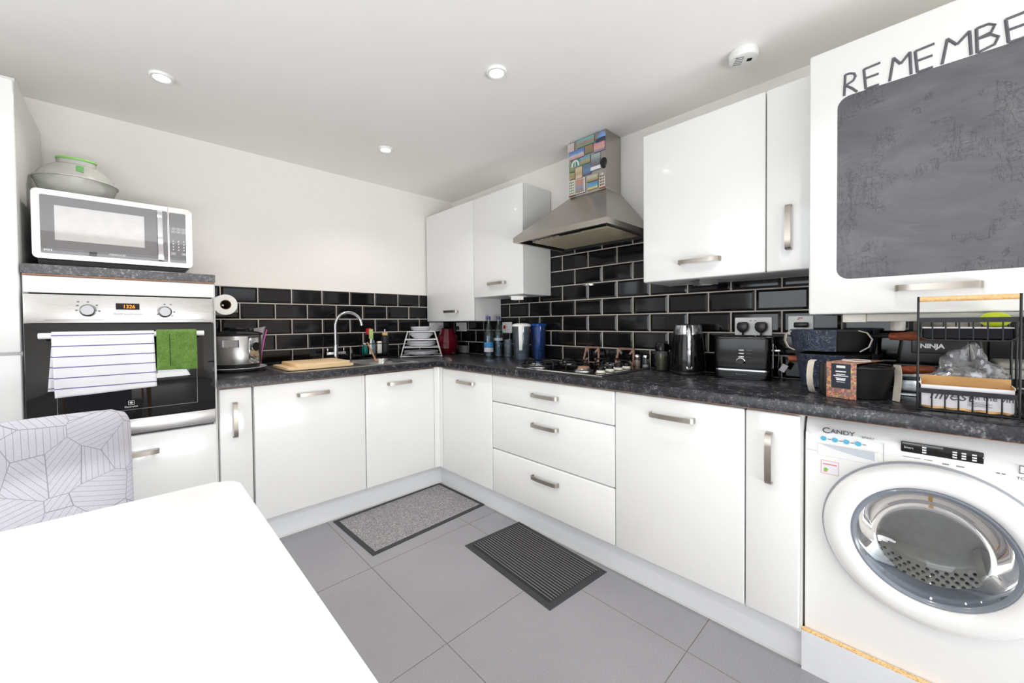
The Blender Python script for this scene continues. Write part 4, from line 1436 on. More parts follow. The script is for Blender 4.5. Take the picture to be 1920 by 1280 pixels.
# ------------------------------------------------------------------ water filter jugs
def jug(lab, x, y, mat, lidm, ang, k_, hgt=.262):
    t = thing('filter_jug', lab, 'jug', (x, y, ZW), ang)
    t.scale = (k_, k_, 1)
    b = MB(); b.lathe([(0, .004), (.050, .004), (.054, 0), (.058, .004), (.066, .215), (.069, .242), (.067, .242), (.056, .010), (0, .010)], n=40, sy=.9); b.build('body', mat, t, smooth=50)
    b = MB(); b.lathe([(0, .240), (.070, .240), (.072, .246), (.067, .254), (.04, hgt), (0, hgt + .002)], n=40, sy=.92); b.build('lid', lidm, t, smooth=40)
    # handle strip facing the room and the filter cartridge inside
    b = MB(); b.sweep([(0, -.052, .030), (0, -.060, .10), (0, -.074, .18), (0, -.076, .235), (0, -.066, .250)], .022, .010, (1, 0, 0)) if False else b.prism([(-.012, .075), (.012, .075), (.017, .245), (-.017, .245)], -.072, -.058, 'Y', bev=.004)
    b.build('handle', lidm, t, smooth=30)
    b = MB(); b.lathe([(0, .05), (.026, .05), (.029, .06), (.034, .12), (.050, .135), (.054, .225), (0, .225)], n=28, sy=.85); b.build('funnel', clear('funnel_plastic', (214, 220, 228), .15, .22, (140, 150, 166)) if lidm is not M['bluelid'] else clear('blue_funnel', (160, 190, 232), .15, .3, (90, 140, 215)), t, smooth=50)
    b = MB(); b.lathe([(0, .010), (.0545, .010), (.0575, .078), (0, .078)], n=32, sy=.88); b.build('water', M['water'], t, smooth=40)
    return t
jug('clear water filter jug with a white lid and white handle', -.186, -1.030, M['jugclear'], M['whiteplastic'], R(-52), .94)
jug('blue water filter jug with a dark blue lid, behind the clear one', -.070, -1.088, M['jugblue'], M['bluelid'], R(-50), .84)

# ------------------------------------------------------------------ shakers
def shaker(lab, y, fill):
    t = thing('shaker', lab, 'shaker', (-.058, y, ZW), 0, 'salt and pepper shakers beside the hob')
    b = MB(); b.lathe([(0, .003), (.019, .0), (.0215, .004), (.020, .045), (.0165, .056), (.0165, .060)], n=24); b.build('glass', M['glass'], t, smooth=50)
    b = MB(); b.lathe([(0, .005), (.0185, .005), (.0185, .020 if fill is M['salt'] else .042), (0, .020 if fill is M['salt'] else .043)], n=20); b.build('filling', fill, t, smooth=40)
    b = MB(); b.lathe([(.0165, .056), (.0175, .058), (.0175, .068), (.012, .076), (0, .078)], n=24); b.build('cap', M['chrome'], t, smooth=40)
shaker('glass shaker filled with pinkish grains, beside the leaning pan support', -1.820, M['pepper'])
shaker('glass shaker with a little white salt, right of the pinkish one', -1.870, M['salt'])

# ------------------------------------------------------------------ oil bottles
def oilb(lab, x, y, top, r=.036):
    t = thing('oil_bottle', lab, 'bottle', (x, y, ZW))
    b = MB(); b.lathe([(0, .004), (r - .004, .0), (r, .004), (r, top * .66), (r * .9, top * .72), (r * .9, top * .73)], n=24); b.build('glass', M['glass'], t, smooth=50)
    b = MB(); b.lathe([(0, .006), (r - .003, .006), (r - .003, top * .55), (0, top * .55)], n=20); b.build('oil', M['oil'], t, smooth=40)
    b = MB(); b.lathe([(r * .9, top * .71), (r * .98, top * .73), (r * .98, top * .92), (r * .8, top), (0, top)], n=24); b.build('lid', M['blackgloss'], t, smooth=40)
oilb('dark-lidded glass oil bottle just left of the kettle', -.105, -1.982, .150)
oilb('second dark-lidded glass oil bottle tucked behind the kettle', -.040, -2.030, .150, .033)

# ------------------------------------------------------------------ kettle
t = thing('kettle', 'black and chrome jug kettle beside the toaster', 'kettle', (-.128, -2.122, ZW), math.atan2(-.78, -2.1) + R(4))
b = MB(); b.lathe([(0, 0), (.078, 0), (.082, .004), (.082, .014), (.078, .018), (0, .018)], n=40); b.build('base', M['blackplastic'], t, smooth=40)
b = MB(); b.lathe([(0, .018), (.080, .018), (.0815, .030), (.078, .10), (.068, .195), (.0672, .200), (0, .200)], n=48); b.build('body', M['blackgloss'], t, smooth=40)
b = MB()
b.lathe([(.0675, .198), (.0685, .202), (.0610, .245), (.054, .250), (0, .252)], n=48)
b.prism([(-.085, .232), (-.055, .249), (-.05, .205), (-.066, .205)], -.016, .016, 'Y', bev=.003)
b.build('collar', M['chromedull'], t, smooth=40)
b = MB(); b.tube([(.050, 0, .238), (.080, 0, .238), (.104, 0, .226), (.112, 0, .19), (.114, 0, .13), (.112, 0, .075), (.106, 0, .045), (.092, 0, .030), (.078, 0, .028)], [.012, .013, .0135, .013, .0125, .012, .012, .012, .012], 14); hd = b.build('handle', M['chrome'], t, smooth=60)
b = MB(); b.box(.098, -.014, .030, .114, .014, .048, .005, 2); b.build('switch', M['steel'], hd)
b = MB(); b.tube([(-.04, .070, .006), (-.07, .085, .004), (-.10, .09, .02), (-.112, .09, .08)], .003, 6); b.build('cable', M['blackplastic'], t)

# ------------------------------------------------------------------ toaster
t = thing('toaster', 'glossy black two-slice toaster with a chrome band', 'toaster', (-.100, -2.362, ZW), ROT_B + R(6))
tw, td, thh = .111, .075, .190
def rr(w, d, r, n=6):
    pl = []
    for (px, py, a0) in ((w - r, -d + r, -90), (w - r, d - r, 0), (-w + r, d - r, 90), (-w + r, -d + r, 180)):
        for k in range(n + 1): pl.append((px + r * math.cos(R(a0 + 90 * k / n)), py + r * math.sin(R(a0 + 90 * k / n))))
    return pl
b = MB(); b.prism(rr(tw, td, .022), .006, .038, 'Z', bev=.002); b.prism(rr(tw - .02, td - .015, .02), 0, .006, 'Z'); b.build('base', M['blackgloss'], t, smooth=30)
b = MB(); b.prism(rr(tw + .001, td + .001, .023), .038, .044, 'Z'); b.build('chrome_band', M['chrome'], t, smooth=30)
b = MB(); b.prism(rr(tw, td, .022), .044, thh, 'Z', bev=.010, seg=4); bd = b.build('body', M['blackgloss'], t, smooth=30)
b = MB()
for s in (-.028, .028): b.box(-.085, s - .012, thh - .001, .085, s + .012, thh + .0015)
b.build('slots', M['dark'], t, smooth=0)
b = MB()
for k in range(3):
    z = .128 - k * .0150
    b.box(-.010, -td - .0035, z, .012, -td + .002, z + .0065, .002, 2)
b.build('buttons', M['steel'], bd)
b = MB()
for k in range(3): b.box(.019, -td - .0007, .1305 - k * .0150, .042 - .002 * k, -td + .001, .1318 - k * .0150)
letters(b, 'Kenwood', .0105, 0, -td - .0006, .019, align='CENTER')
b.build('markings', M['grey'], bd, smooth=0)
Mk = Matrix.Translation((-.001, -td, .080)) @ Matrix.Rotation(PI / 2, 4, 'X')
b = MB(); b.lathe([(.0145, 0), (.018, 0), (.018, .004), (.0145, .006), (.0145, 0)], n=32, M=Mk); k_ = b.build('dial_ring', M['chrome'], bd, smooth=40)
b = MB(); b.lathe([(0, .010), (.012, .010), (.0145, .006), (.0145, 0), (0, 0)], n=28, M=Mk); b.build('dial', M['blackplastic'], bd, smooth=40)
b = MB(); b.box(tw - .002, -.012, .125, tw + .028, .012, .135, .003, 2); b.box(tw - .001, -.004, .05, tw + .001, .004, .16); b.build('lever', M['chrome'], t)
b = MB(); b.tube([(tw + .004, .03, .15), (tw + .020, .025, .11), (tw + .016, .02, .06), (tw + .022, .03, .006)], .003, 6); cb = b.build('cable', M['blackplastic'], t)
b = MB(); b.box(-.011, -.001, -.017, .011, .001, .017, M=Matrix.Translation((tw + .036, .014, .052)) @ Matrix.Rotation(R(28), 4, 'Y')); b.build('tag', M['cardwhite'], cb, 'white paper tag on the cable', smooth=0)

# ------------------------------------------------------------------ pans in card sleeves
def pan_wall(b, r, h, rt=None, lip=.004):
    rt = rt or r * .9
    b.lathe([(0, .003), (rt - .006, 0), (rt, .004), (r, h - .008), (r + lip, h - .004), (r + lip, h), (r - .003, h), (rt - .008, .008), (0, .008)], n=56)
def arc_shell(b, r0, r1, z0, z1, a0, a1, n=24, th=.003, mi=0):
    """curved card: radius r0 at z0, r1 at z1"""
    rows = []
    for k in range(n + 1):
        a = R(a0 + (a1 - a0) * k / n)
        c, s_ = math.cos(a), math.sin(a)
        rows.append([b.bm.verts.new((rr_ * c, rr_ * s_, z)) for rr_, z in ((r0, z0), (r1, z1), (r1 + th, z1), (r0 + th, z0))])
    for k in range(n):
        b.bridge(rows[k], rows[k + 1], mi)
    b.face(rows[0], mi); b.face(rows[-1], mi)
def disc(b, r, z, th, a0, a1, n=24, mi=0):
    pl = [(0, 0)] + [(r * math.cos(R(a0 + (a1 - a0) * k / n)), r * math.sin(R(a0 + (a1 - a0) * k / n))) for k in range(n + 1)]
    b.prism(pl, z, z + th, 'Z', mi)
def wood_handle(b, p0, p1, r):
    p0, p1 = Vector(p0), Vector(p1)
    n_ = 8
    pts = [p0.lerp(p1, k / n_) for k in range(n_ + 1)]
    b.tube(pts, [r * (.78 + .3 * math.sin(PI * (.15 + .75 * k / n_))) for k in range(n_ + 1)], 14)

# angles in world: 180 = towards the room (-x), 90 = towards the corner (+y), 270 = along -y
# lower casserole
pc = (-.148, -2.692, ZW)
t = thing('casserole', 'black casserole in a slate-print card sleeve, bottom of the pan stack', 'pan', pc)
b = MB(); pan_wall(b, .112, .128, .100); b.build('body', M['blackmatt'], t, smooth=40)
b = MB(); b.lathe([(.116, .1285), (.113, .133), (.08, .139), (0, .141)], n=56); b.build('lid', M['blackmatt'], t, smooth=40)
b = MB(); arc_shell(b, .106, .126, .004, .132, 96, 196); b.build('sleeve', M['slate'], t, 'slate-print card sleeve', smooth=40)
b = MB(); arc_shell(b, .106, .127, .004, .136, 236, 290); b.build('sleeve_end', M['sleeveblue'], t, 'dark blue end of the sleeve', smooth=40)
b = MB(); wood_handle(b, (-.020, .120, .105), (-.025, .150, .104), .013); b.build('grip', M['woodhandle'], t, 'red-brown wooden grip', smooth=50)
b = MB(); wood_handle(b, (-.104, -.122, .090), (-.152, -.192, .092), .011); b.build('grip', M['woodhandle'], t, 'red-brown wooden grip', smooth=50)
# upper frying pan in a sleeve
pu = (-.150, -2.678, ZW + .1425)
t = thing('frying_pan', 'black frying pan in a slate-print sleeve, top of the pan stack', 'pan', pu, 0)
b = MB(); pan_wall(b, .120, .082, .106); b.build('body', M['blackmatt'], t, smooth=40)
b = MB(); arc_shell(b, .118, .131, .003, .084, 104, 192); b.build('sleeve', M['slate'], t, 'slate-print card sleeve', smooth=40)
b = MB(); disc(b, .130, .0835, .002, 104, 270); arc_shell(b, .120, .132, .003, .084, 246, 282)
b.build('sleeve_top', M['sleeveblue'], t, 'dark blue card top of the sleeve', smooth=40)
# open sleeve end: rounded cream card edge on the left
b = MB()
pts = [(-.078 - .0, .112, .004)]
pts = [(-.052, .112, .002), (-.042, .134, .012), (-.036, .146, .040), (-.040, .140, .066), (-.050, .117, .084)]
b.sweep(pts, .030, .003, (.9, .35, 0)); b.build('sleeve_flap', M['sleeveedge'], t, 'cream inside edge of the sleeve', smooth=50)
b = MB(); pts = [(-.092, -.084, .082), (-.080, -.106, .074), (-.072, -.119, .050), (-.076, -.111, .022), (-.090, -.088, .004)]
b.sweep(pts, .004, .004, (.9, -.35, 0)); b.build('cutout_edge', M['sleeveedge'], t, smooth=50)
b = MB(); b.tube([(-.050, -.112, .062), (-.070, -.152, .064), (-.08, -.175, .065)], .008, 10); br = b.build('bracket', M['blackmatt'], t)
b = MB(); wood_handle(b, (-.076, -.165, .063), (-.128, -.305, .066), .0140); b.build('handle', M['woodhandle'], t, 'red-brown wooden handle', smooth=50)
# front saucepan with the picture label
ps = (-.366, -2.766, ZW)
t = thing('saucepan', 'black saucepan in a food-picture card sleeve, in front of the pan stack', 'pan', ps)
b = MB(); pan_wall(b, .093, .108, .076); b.build('body', M['blackmatt'], t, smooth=40)
b = MB(); b.lathe([(.0965, .1085), (.093, .112), (.05, .117), (0, .118)], n=48); b.build('lid', M['blackgloss'], t, smooth=40)
# sleeve: front panel, top panel, back, with open cream ends
ang = R(163)
Ms = Matrix.Rotation(ang - PI * 1.5, 4, 'Z')
sw_ = .040
b = MB(); b.box(-sw_, -.102, .002, sw_, -.0995, .1205, M=Ms); b.box(-sw_, -.102, .1205, sw_, .09, .123, M=Ms)
sl = b.build('sleeve', M['food'], t, 'food-picture card sleeve', smooth=0)
b = MB(); b.box(-sw_ + .014, -.1028, .036, sw_ - .014, -.1015, .118, M=Ms); lb = b.build('label_panel', M['sleeveblue'], sl, 'dark blue label panel', smooth=0)
b = MB()
for (w2, z, h2) in ((.012, .104, .008), (.014, .090, .004), (.012, .081, .003), (.020, .076, .003), (.014, .069, .002), (.012, .062, .006), (.011, .056, .002)):
    b.box(-w2, -.1034, z, w2, -.1026, z + h2, M=Ms)
b.build('label_text', M['inkwhite'], lb, smooth=0)
b = MB()
for s, m0 in ((-1, 0), (1, 0)):
    def fl(u, v, s=s):
        x = s * (sw_ + .052 * u) if s < 0 else s * (sw_ + .060 * u)
        y = -.100 + .060 * u * u + .014 * u - .006 * math.sin(PI * v)
        z = .004 + .114 * v
        if u > .75: z = .004 + .114 * (.06 + .88 * v) 
        return Ms @ Vector((x, y, z)), (u, v)
    b.grid(fl, 8, 6) if s < 0 else None
b.build('dark_flap', plain('dark_card_inside', (40, 40, 42), .5), sl, 'dark folded card beside the label', smooth=40, solid=.0015)
b = MB()
def endcap(s):
    pl = [(-.062, .118), (-.040, .121), (.0, .1215), (.02, .105), (.022, .05), (-.02, .002), (-.058, .002), (-.072, .05)]
    b.sweep([Ms @ Vector((s, q[0] - .005, q[1])) for q in pl], .022, .002, Ms.to_3x3() @ Vector((1, 0, 0)))
b.sweep([Ms @ Vector((-.101, y, z)) for y, z in ((-.045, .002), (-.062, .010), (-.074, .035), (-.078, .065), (-.074, .095), (-.066, .116), (-.05, .121))], .018, .002, Ms.to_3x3() @ Vector((1, .5, 0)))
b.build('cream_flap', M['sleeveedge'], sl, 'cream left end flap of the sleeve', smooth=50)
b = MB()
b.sweep([Ms @ Vector((.104, y, z)) for y, z in ((-.010, .002), (-.004, .030), (.004, .060), (.006, .090), (-.004, .118))], .026, .002, Ms.to_3x3() @ Vector((1, -.7, 0)))
b.build('cream_flap', M['sleeveedge'], sl, 'cream right end flap of the sleeve', smooth=50)
b = MB(); disc(b, .036, .1232, .0008, 0, 360, 32); b.build('picture_disc', M['food'], sl, smooth=0)
b = MB(); b.tube([(.036 * math.cos(a * PI / 12), .036 * math.sin(a * PI / 12), .1238) for a in range(24)], .0022, 6, closed=True); b.build('white_ring', M['inkwhite'], sl)
b = MB(); b.tube([(.040, -.078, .094), (.058, -.108, .094)], .008, 10); b.build('bracket', M['blackmatt'], t)
b = MB(); wood_handle(b, (.052, -.098, .094), (.095, -.178, .098), .013); b.build('handle', M['woodhandle'], t, 'red-brown wooden handle', smooth=50)

# ------------------------------------------------------------------ black countertop cooker and the pale press behind the basket
t = thing('countertop_grill', 'black countertop grill on a steel base behind the wire basket', 'grill', (-.108, -2.955, ZW), ROT_B)
b = MB(); b.box(-.105, -.140, .0, .105, .095, .012, .003, 1); b.box(-.098, -.125, .012, .098, .09, .060, .008, 3); b.box(-.105, -.145, .060, .105, .095, .098, .01, 3); b.build('base', M['chromedull'], t)
b = MB(); b.box(-.100, -.146, .099, .100, .095, .112, .004, 2); b.prism([(-.098, .112), (.098, .112), (.088, .205), (.07, .222), (-.07, .222), (-.088, .205)], -.135, .095, 'Y', bev=.01, seg=3); lid = b.build('lid', M['blackplastic'], t)
b = MB(); b.box(-.062, -.1415, .150, .062, -.1340, .205, .005, 3); pn = b.build('front_panel', plain('dark_grey_panel', (44, 44, 46), .4), lid)
b = MB(); letters(b, 'NINJA', .0205, -.042, -.1420, .168, bold=.0007, spacing=.95, sx=1.0); b.build('lettering', M['inkwhite'], pn, 'white letters NINJA', smooth=0)
t = thing('sandwich_press', 'pale grey sandwich press at the right end of the worktop', 'press', (-.175, -3.115, ZW), ROT_B)
b = MB(); b.box(-.050, -.115, .0, .115, .10, .060, .008, 3); b.build('base', M['creamplastic'], t)
b = MB(); b.box(-.046, -.110, .060, .110, .095, .084, .003, 1); b.build('plates', M['blackplastic'], t)
b = MB(); b.box(-.050, -.115, .084, .115, .10, .112, .004, 2); b.box(-.046, -.108, .112, .11, .095, .132, .010, 3); b.build('lid', plain('pale_grey_lid', (196, 194, 186), .35), t)
t = thing('upright_box', 'dark upright box standing on the worktop behind the pale press', 'box', (-.030, -3.115, ZW), ROT_B)
b = MB(); b.box(-.045, -.022, 0, .12, .018, .235, .003, 1); b.build('body', plain('dark_box', (34, 32, 34), .5), t, smooth=0)
b = MB()
for k, x in enumerate((.036, .062, .088)): b.box(x, -.0235, .0, x + .012, -.0215, .20)
b.build('stripes', M['grey'], t, smooth=0)

# ------------------------------------------------------------------ two-tier wire basket
def wire_basket(lab, y0, loc_only=False):
    t = thing('wire_basket', lab, 'basket', (-.520, y0, ZW), ROT_B, 'two-tier wire baskets at the right end of the worktop')
    W, Dp = .178, .150      # width along wall, depth towards the wall (+y local)
    b = MB()
    for y in (0, Dp):
        for x in (0, W):
            b.tube([(x, y, .002), (x, y, .330 if y == 0 else .268)], .0026, 8)
        b.tube([(0, y, .004), (W, y, .004)], .0022, 6)
    for x in (0, W): b.tube([(x, 0, .004), (x, Dp, .004)], .0022, 6)
    b.build('frame', M['blackwire'], t)
    b = MB(); b.cyl((.003, 0, .322), (W - .003, 0, .322), .0072, 16); b.build('handle', M['palewood'], t, 'pale wooden handle bar', smooth=40)
    for zt, zb_, name in ((.058, .006, 'lower_basket'), (.262, .205, 'upper_basket')):
        b = MB()
        def loop(g, z): return [(g, g, z), (W - g, g, z), (W - g, Dp - g, z), (g, Dp - g, z)]
        b.sweep(loop(.0015, zt), .0135, .003, (0, 0, 1), closed=True)
        r = .018
        b.tube([(r, .004, zb_), (W - r, .004, zb_)], .0022, 6); b.tube([(r, Dp - .004, zb_), (W - r, Dp - .004, zb_)], .0022, 6)
        n_ = 7
        for k in range(n_ + 1):
            x = .003 + (W - .006) * k / n_
            xx = min(max(x, .006), W - .006)
            zz = zb_ + (.012 if k in (0, n_) else 0)
            b.tube([(xx, .003, zt), (xx, .003, zz), (xx, .03, zb_), (xx, Dp - .03, zb_), (xx, Dp - .003, zz), (xx, Dp - .003, zt)], .0016, 6)
        for s in (0, 1):
            x = .003 if s == 0 else W - .003
            xi = r if s == 0 else W - r
            b.tube([(x, .004, zb_ + .018), (x + (.004 if s == 0 else -.004), .004, zb_ + .006), (xi, .004, zb_)], .0022, 6)
            for k in range(1, 6):
                y = Dp * k / 6
                b.tube([(x, y, zt), (x, y, zb_ + .010), (x + (.01 if s == 0 else -.01), y, zb_), ], .0016, 6)
        b.build(name, M['blackwire'], t, smooth=40)
    return t
wb = wire_basket('black two-tier wire basket with a wooden handle, holding the card tray', -2.909)
dup(wb, (-.520, -3.096, ZW), ROT_B, 'second black wire basket cut off by the right picture edge')

# card tray in the lower basket
t = thing('card_tray', 'white printed card tray in the lower wire basket', 'tray', (-.512, -2.914, ZW + .0090), ROT_B)
W, Dp = .168, .070
b = MB()
b.box(0, .002, .0, W, .0035, .066); b.box(0, .002, 0, .0015, Dp, .078); b.box(W - .0015, .002, 0, W, Dp, .072)
b.build('outer', M['cardwhite'], t, smooth=0)
b = MB(); b.box(.0015, .0036, 0, W - .0015, .0045, .0655); b.box(.0015, .004, 0, W - .0015, Dp, .0012); b.box(.0015, Dp - .002, 0, W - .0015, Dp, .088); b.box(.0016, .004, 0, .0024, Dp - .002, .078); b.box(W - .0024, .004, 0, W - .0016, Dp - .002, .072)
def crumple(u, v): return Vector((W * u, .0005 - .004 * math.sin(u * 23) * v - .002, .006 * v + .0012 * math.sin(u * 31))), (u, v)
b.grid(crumple, 20, 2)
b.build('inner', M['card'], t, 'brown card inside of the tray', smooth=0)
b = MB()
letters(b, 'finest', .040, .016, .0012, .027, shear=.35, sx=.95)
letters(b, 'on the vine', .0185, .090, .0012, .033, shear=0)
for k in range(4): b.box(.088, .0010, .026 - k * .0035, .125 + .006 * (k % 2), .0018, .0268 - k * .0035)
b.build('print', M['ink'], t, 'grey words finest and on the vine', smooth=0)

# crumpled clear bag lying in the tray
t = thing('plastic_bag', 'crumpled clear plastic bag behind the card tray in the basket', 'bag', (-.414, -2.998, ZW + .0065), ROT_B)
b = MB()
from mathutils import noise as mnoise
def crumpled(u, v):
    a = 2 * PI * u
    r = .104 * (1 - v) ** .8
    x = r * math.cos(a) * 1.0
    y = r * math.sin(a) * .40
    z = .004 + .158 * (v ** .85) - .025 * v * math.sin(3 * a)
    p = Vector((x * 14, y * 14, z * 16))
    n_ = mnoise.noise(p) * .028 + abs(mnoise.noise(p * 2.3)) * .026
    k = (1 - .7 * v)
    x = max(-.080, min(.080, x + n_ * math.cos(a) * k))
    y = max(-.026, min(.040, y + n_ * math.sin(a) * k))
    return Vector((x + .012 * v, y, max(.003, z + n_ * .9 * v))), (u, v)
b.grid(crumpled, 56, 28, closed_u=True)
b.build('film', M['bagplastic'], t, smooth=18)

# upper basket: black tray with papers and a lime
t = thing('black_tray', 'shallow black tray in the upper wire basket', 'tray', (-.505, -2.918, ZW + .2082), ROT_B)
W, Dp = .160, .135
b = MB(); b.box(0, 0, 0, W, Dp, .002); b.box(0, 0, 0, W, .0015, .030); b.box(0, Dp - .0015, 0, W, Dp, .030); b.box(0, 0, 0, .0015, Dp, .030); b.box(W - .0015, 0, 0, W, Dp, .030)
b.build('body', plain('black_tray_plastic', (18, 18, 24), .6, spec=.25), t, smooth=0)
b = MB(); b.box(-.001, -.002, .030, W + .001, Dp, .0325, .0005, 1); b.build('rim', M['cardwhite'], t, 'white paper lying over the rim', smooth=0)
b = MB(); b.sphere((0, 0, .021), (.029, .023, .021), 28); b.lathe([(.006, 0), (.004, .004), (0, .006)], n=10, M=Matrix.Translation((.0275, 0, .022)) @ Matrix.Rotation(PI / 2, 4, 'Y'))
b.build('lime', M['lime'], label='bright yellow-green lime lying on the tray in the upper wire basket', cat='lime', loc=(-.450, -3.052, ZW + .2410), rz=ROT_B, smooth=60)
# ------------------------------------------------------------------ washing machine (local: x along wall, -y out; front face at -.55)
wm = thing('washing_machine', 'white front-loading washing machine under the worktop', 'washing machine', (0, -2.657, 0), ROT_B)
WW = .596
b = MB()
FY = -.546
# side profile with the panel leaning back at the top
prof = [(-.03, .004), (FY, .004), (FY, .775), (FY + .004, .800), (FY + .012, .830), (FY + .030, .852), (FY + .06, .858), (-.03, .858)]
cxw, czw = .278, .530
b.box(0, -.545, .004, .012, -.03, .80); b.box(WW - .012, -.545, .004, WW, -.03, .80); b.box(.012, -.03, .004, WW - .012, -.045, .80)
b.prism([(-.03, .775), (FY, .775), (FY + .004, .800), (FY + .012, .830), (FY + .030, .852), (FY + .06, .858), (-.03, .858)], 0, WW, 'X', bev=.004, seg=2)
# front plate with the round door opening
n_ = 64
ro, ri = [], []
for k in range(n_):
    a = 2 * PI * k / n_
    c_, s_ = math.cos(a), math.sin(a)
    x0_, x1_, z0_, z1_ = -cxw, WW - cxw, .004 - czw, .775 - czw
    sc_ = min((x1_ if c_ > 0 else x0_) / c_ if abs(c_) > 1e-6 else 9, (z1_ if s_ > 0 else z0_) / s_ if abs(s_) > 1e-6 else 9)
    ro.append((cxw + c_ * sc_, FY, czw + s_ * sc_)); ri.append((cxw + .170 * c_, FY, czw + .170 * s_))
# put true corners in
for cx_, cz_ in ((0, .004), (WW, .004), (0, .775), (WW, .775)):
    q = min(range(n_), key=lambda k: (ro[k][0] - cx_) ** 2 + (ro[k][2] - cz_) ** 2)
    ro[q] = (cx_, FY, cz_)
A_, B_ = b.ring(ro), b.ring(ri)
C_ = b.ring([(x_, FY + .03, z_) for x_, y_, z_ in ri])
b.bridge(A_, B_); b.bridge(B_, C_)
b.build('body', M['white'], wm, smooth=30)
Mw = Matrix.Translation((cxw, FY, czw)) @ Matrix.Rotation(PI / 2, 4, 'X')
b = MB(); b.lathe([(.232, -.001), (.234, .003), (.230, .006), (.222, .006)], n=72, M=Mw); b.build('door_gap', plain('grey_gap', (150, 153, 160), .5), wm, smooth=40)
b = MB(); b.lathe([(.228, .003), (.229, .018), (.222, .030), (.205, .038), (.178, .038), (.166, .031), (.163, .022)], n=72, M=Mw); dr = b.build('door', M['white'], wm, 'white ring-shaped porthole door', smooth=50)
b = MB(); b.lathe([(.164, .024), (.158, .028), (.150, .022), (.140, -.010), (.135, -.05)], n=72, M=Mw); b.build('seal_ring', plain('grey_translucent_ring', (128, 134, 144), .15), dr, smooth=50)
b = MB(); b.lathe([(.150, .022), (.140, .010), (.120, -.018), (.100, -.04), (.06, -.052), (0, -.056)], n=64, M=Mw); b.build('glass', M['doorglass'], dr, 'clear bowl-shaped porthole glass', smooth=60)
b = MB(); b.prism([(.196, .040), (.236, .010), (.236, -.070), (.206, -.085), (.176, -.03)], .0, .002, 'Z', M=Mw @ Matrix.Translation((0, 0, .0375))); b.build('door_handle', plain('dark_teal_recess', (22, 40, 48), .3), dr, 'dark door grip', smooth=0)
# drum behind the glass
b = MB(); b.lathe([(.150, -.055), (.150, -.07), (.178, -.075), (.180, -.30), (.10, -.31), (0, -.312)], n=64, M=Mw); dm = b.build('drum', M['drum'], wm, smooth=40)
b = MB()
for k in range(3):
    a = R(90 + 120 * k + 20)
    q = Matrix.Rotation(a, 4, 'Z')
    b.prism([(-.030, .181), (-.012, .130), (.012, .130), (.030, .181)], -.29, -.09, 'Z', bev=.008, M=Mw @ q)
b.build('paddle', M['drum'], dm, smooth=40)
b = MB()
for i in range(6):
    for k in range(22):
        a = R(200 + 140 * k / 21 + (3 if i % 2 else 0))
        r_ = .1788
        p = Mw @ Vector((r_ * math.cos(a), r_ * math.sin(a), -.10 - i * .030))
        b.sphere(p, .0048, 8)
h_ = b.build('drum_holes', M['dark'], dm, smooth=40)
# control panel details
def fz(z): return FY - .0008 + (.0 if z < .775 else (z - .775) * .10)
b = MB(); b.box(.220, FY - .0015, .786, .372, FY + .004, .817, .004, 2); dp = b.build('display', M['blackglass'], wm, smooth=30)
b = MB(); letters(b, 'Smart', .008, .226, FY - .002, .798)
for x in (.262, .318, .334, .352): 
    for z in (.791, .798, .805): b.box(x, FY - .0022, z, x + .008, FY - .0012, z + .004)
b.build('display_marks', M['inkwhite'], dp, smooth=0)
b = MB(); letters(b, 'C', .026, .042, FY + .0005, .806, bold=.0004, sx=1.1); letters(b, 'ANDY', .018, .0625, FY + .0005, .8085, bold=.0003, sx=1.15); b.build('logo', M['ink'], wm, 'grey word CANDY', smooth=0)
b = MB(); letters(b, 'SMART', .0085, .136, FY + .0008, .806, sx=1.1); b.build('series_word', M['grey'], wm, smooth=0)
b = MB()
for k in range(4):
    x = .046 + k * .0275
    b.lathe([(0, .0012), (.0075, .0012), (.0075, 0)], n=16, M=Matrix.Translation((x, FY - .0006, .787)) @ Matrix.Rotation(PI / 2, 4, 'X'))
b.build('blue_icons', M['inkblue'], wm, smooth=0)
b = MB()
for k in range(4): b.box(.056 + k * .0275, FY - .0008, .7855, .064 + k * .0275, FY + .001, .7875)
for x, w_ in ((.224, .035), (.266, .016), (.30, .012), (.325, .014), (.392, .006), (.401, .006)): b.box(x, FY - .0008, .772 if x < .3 else .768, x + w_, FY + .001, .7735 if x < .3 else .771)
b.build('small_print', M['grey'], wm, smooth=0)
b = MB(); letters(b, 'TOUCH', .010, .424, FY - .0004, .762)
for (x0, z0, x1, z1) in ((.428, .778, .446, .7795), (.428, .797, .446, .7985), (.428, .778, .4295, .7985), (.4445, .778, .446, .7985)): b.box(x0, FY - .0008, z0, x1, FY + .001, z1)
b.build('touch_mark', M['grey'], wm, 'grey word TOUCH with a square', smooth=0)
b = MB(); b.box(.030, FY - .0020, .7285, .176, FY + .004, .7715, .003, 1); dw = b.build('detergent_drawer', M['white'], wm, smooth=0)
b = MB(); b.prism([(.036, .7690), (.165, .7690), (.166, .742), (.12, .748), (.07, .758)], FY - .0026, FY - .0018, 'Y'); b.build('drawer_grip_shade', plain('pale_shadow_grey', (196, 202, 210), .4), dw, smooth=0)  # flat plate; its grey carries the soft shade of the recess
b = MB(); b.box(.184, FY - .0004, .68, .1848, FY + .001, .80); b.box(.002, FY - .0004, .742, .03, FY + .001, .7428); b.build('seams', M['grey'], wm, smooth=0)
b = MB(); b.box(.040, FY - .0012, .672, .084, FY + .001, .716); st = b.build('sticker', M['cardwhite'], wm, 'small white sticker with a red border', smooth=0)
b = MB(); 
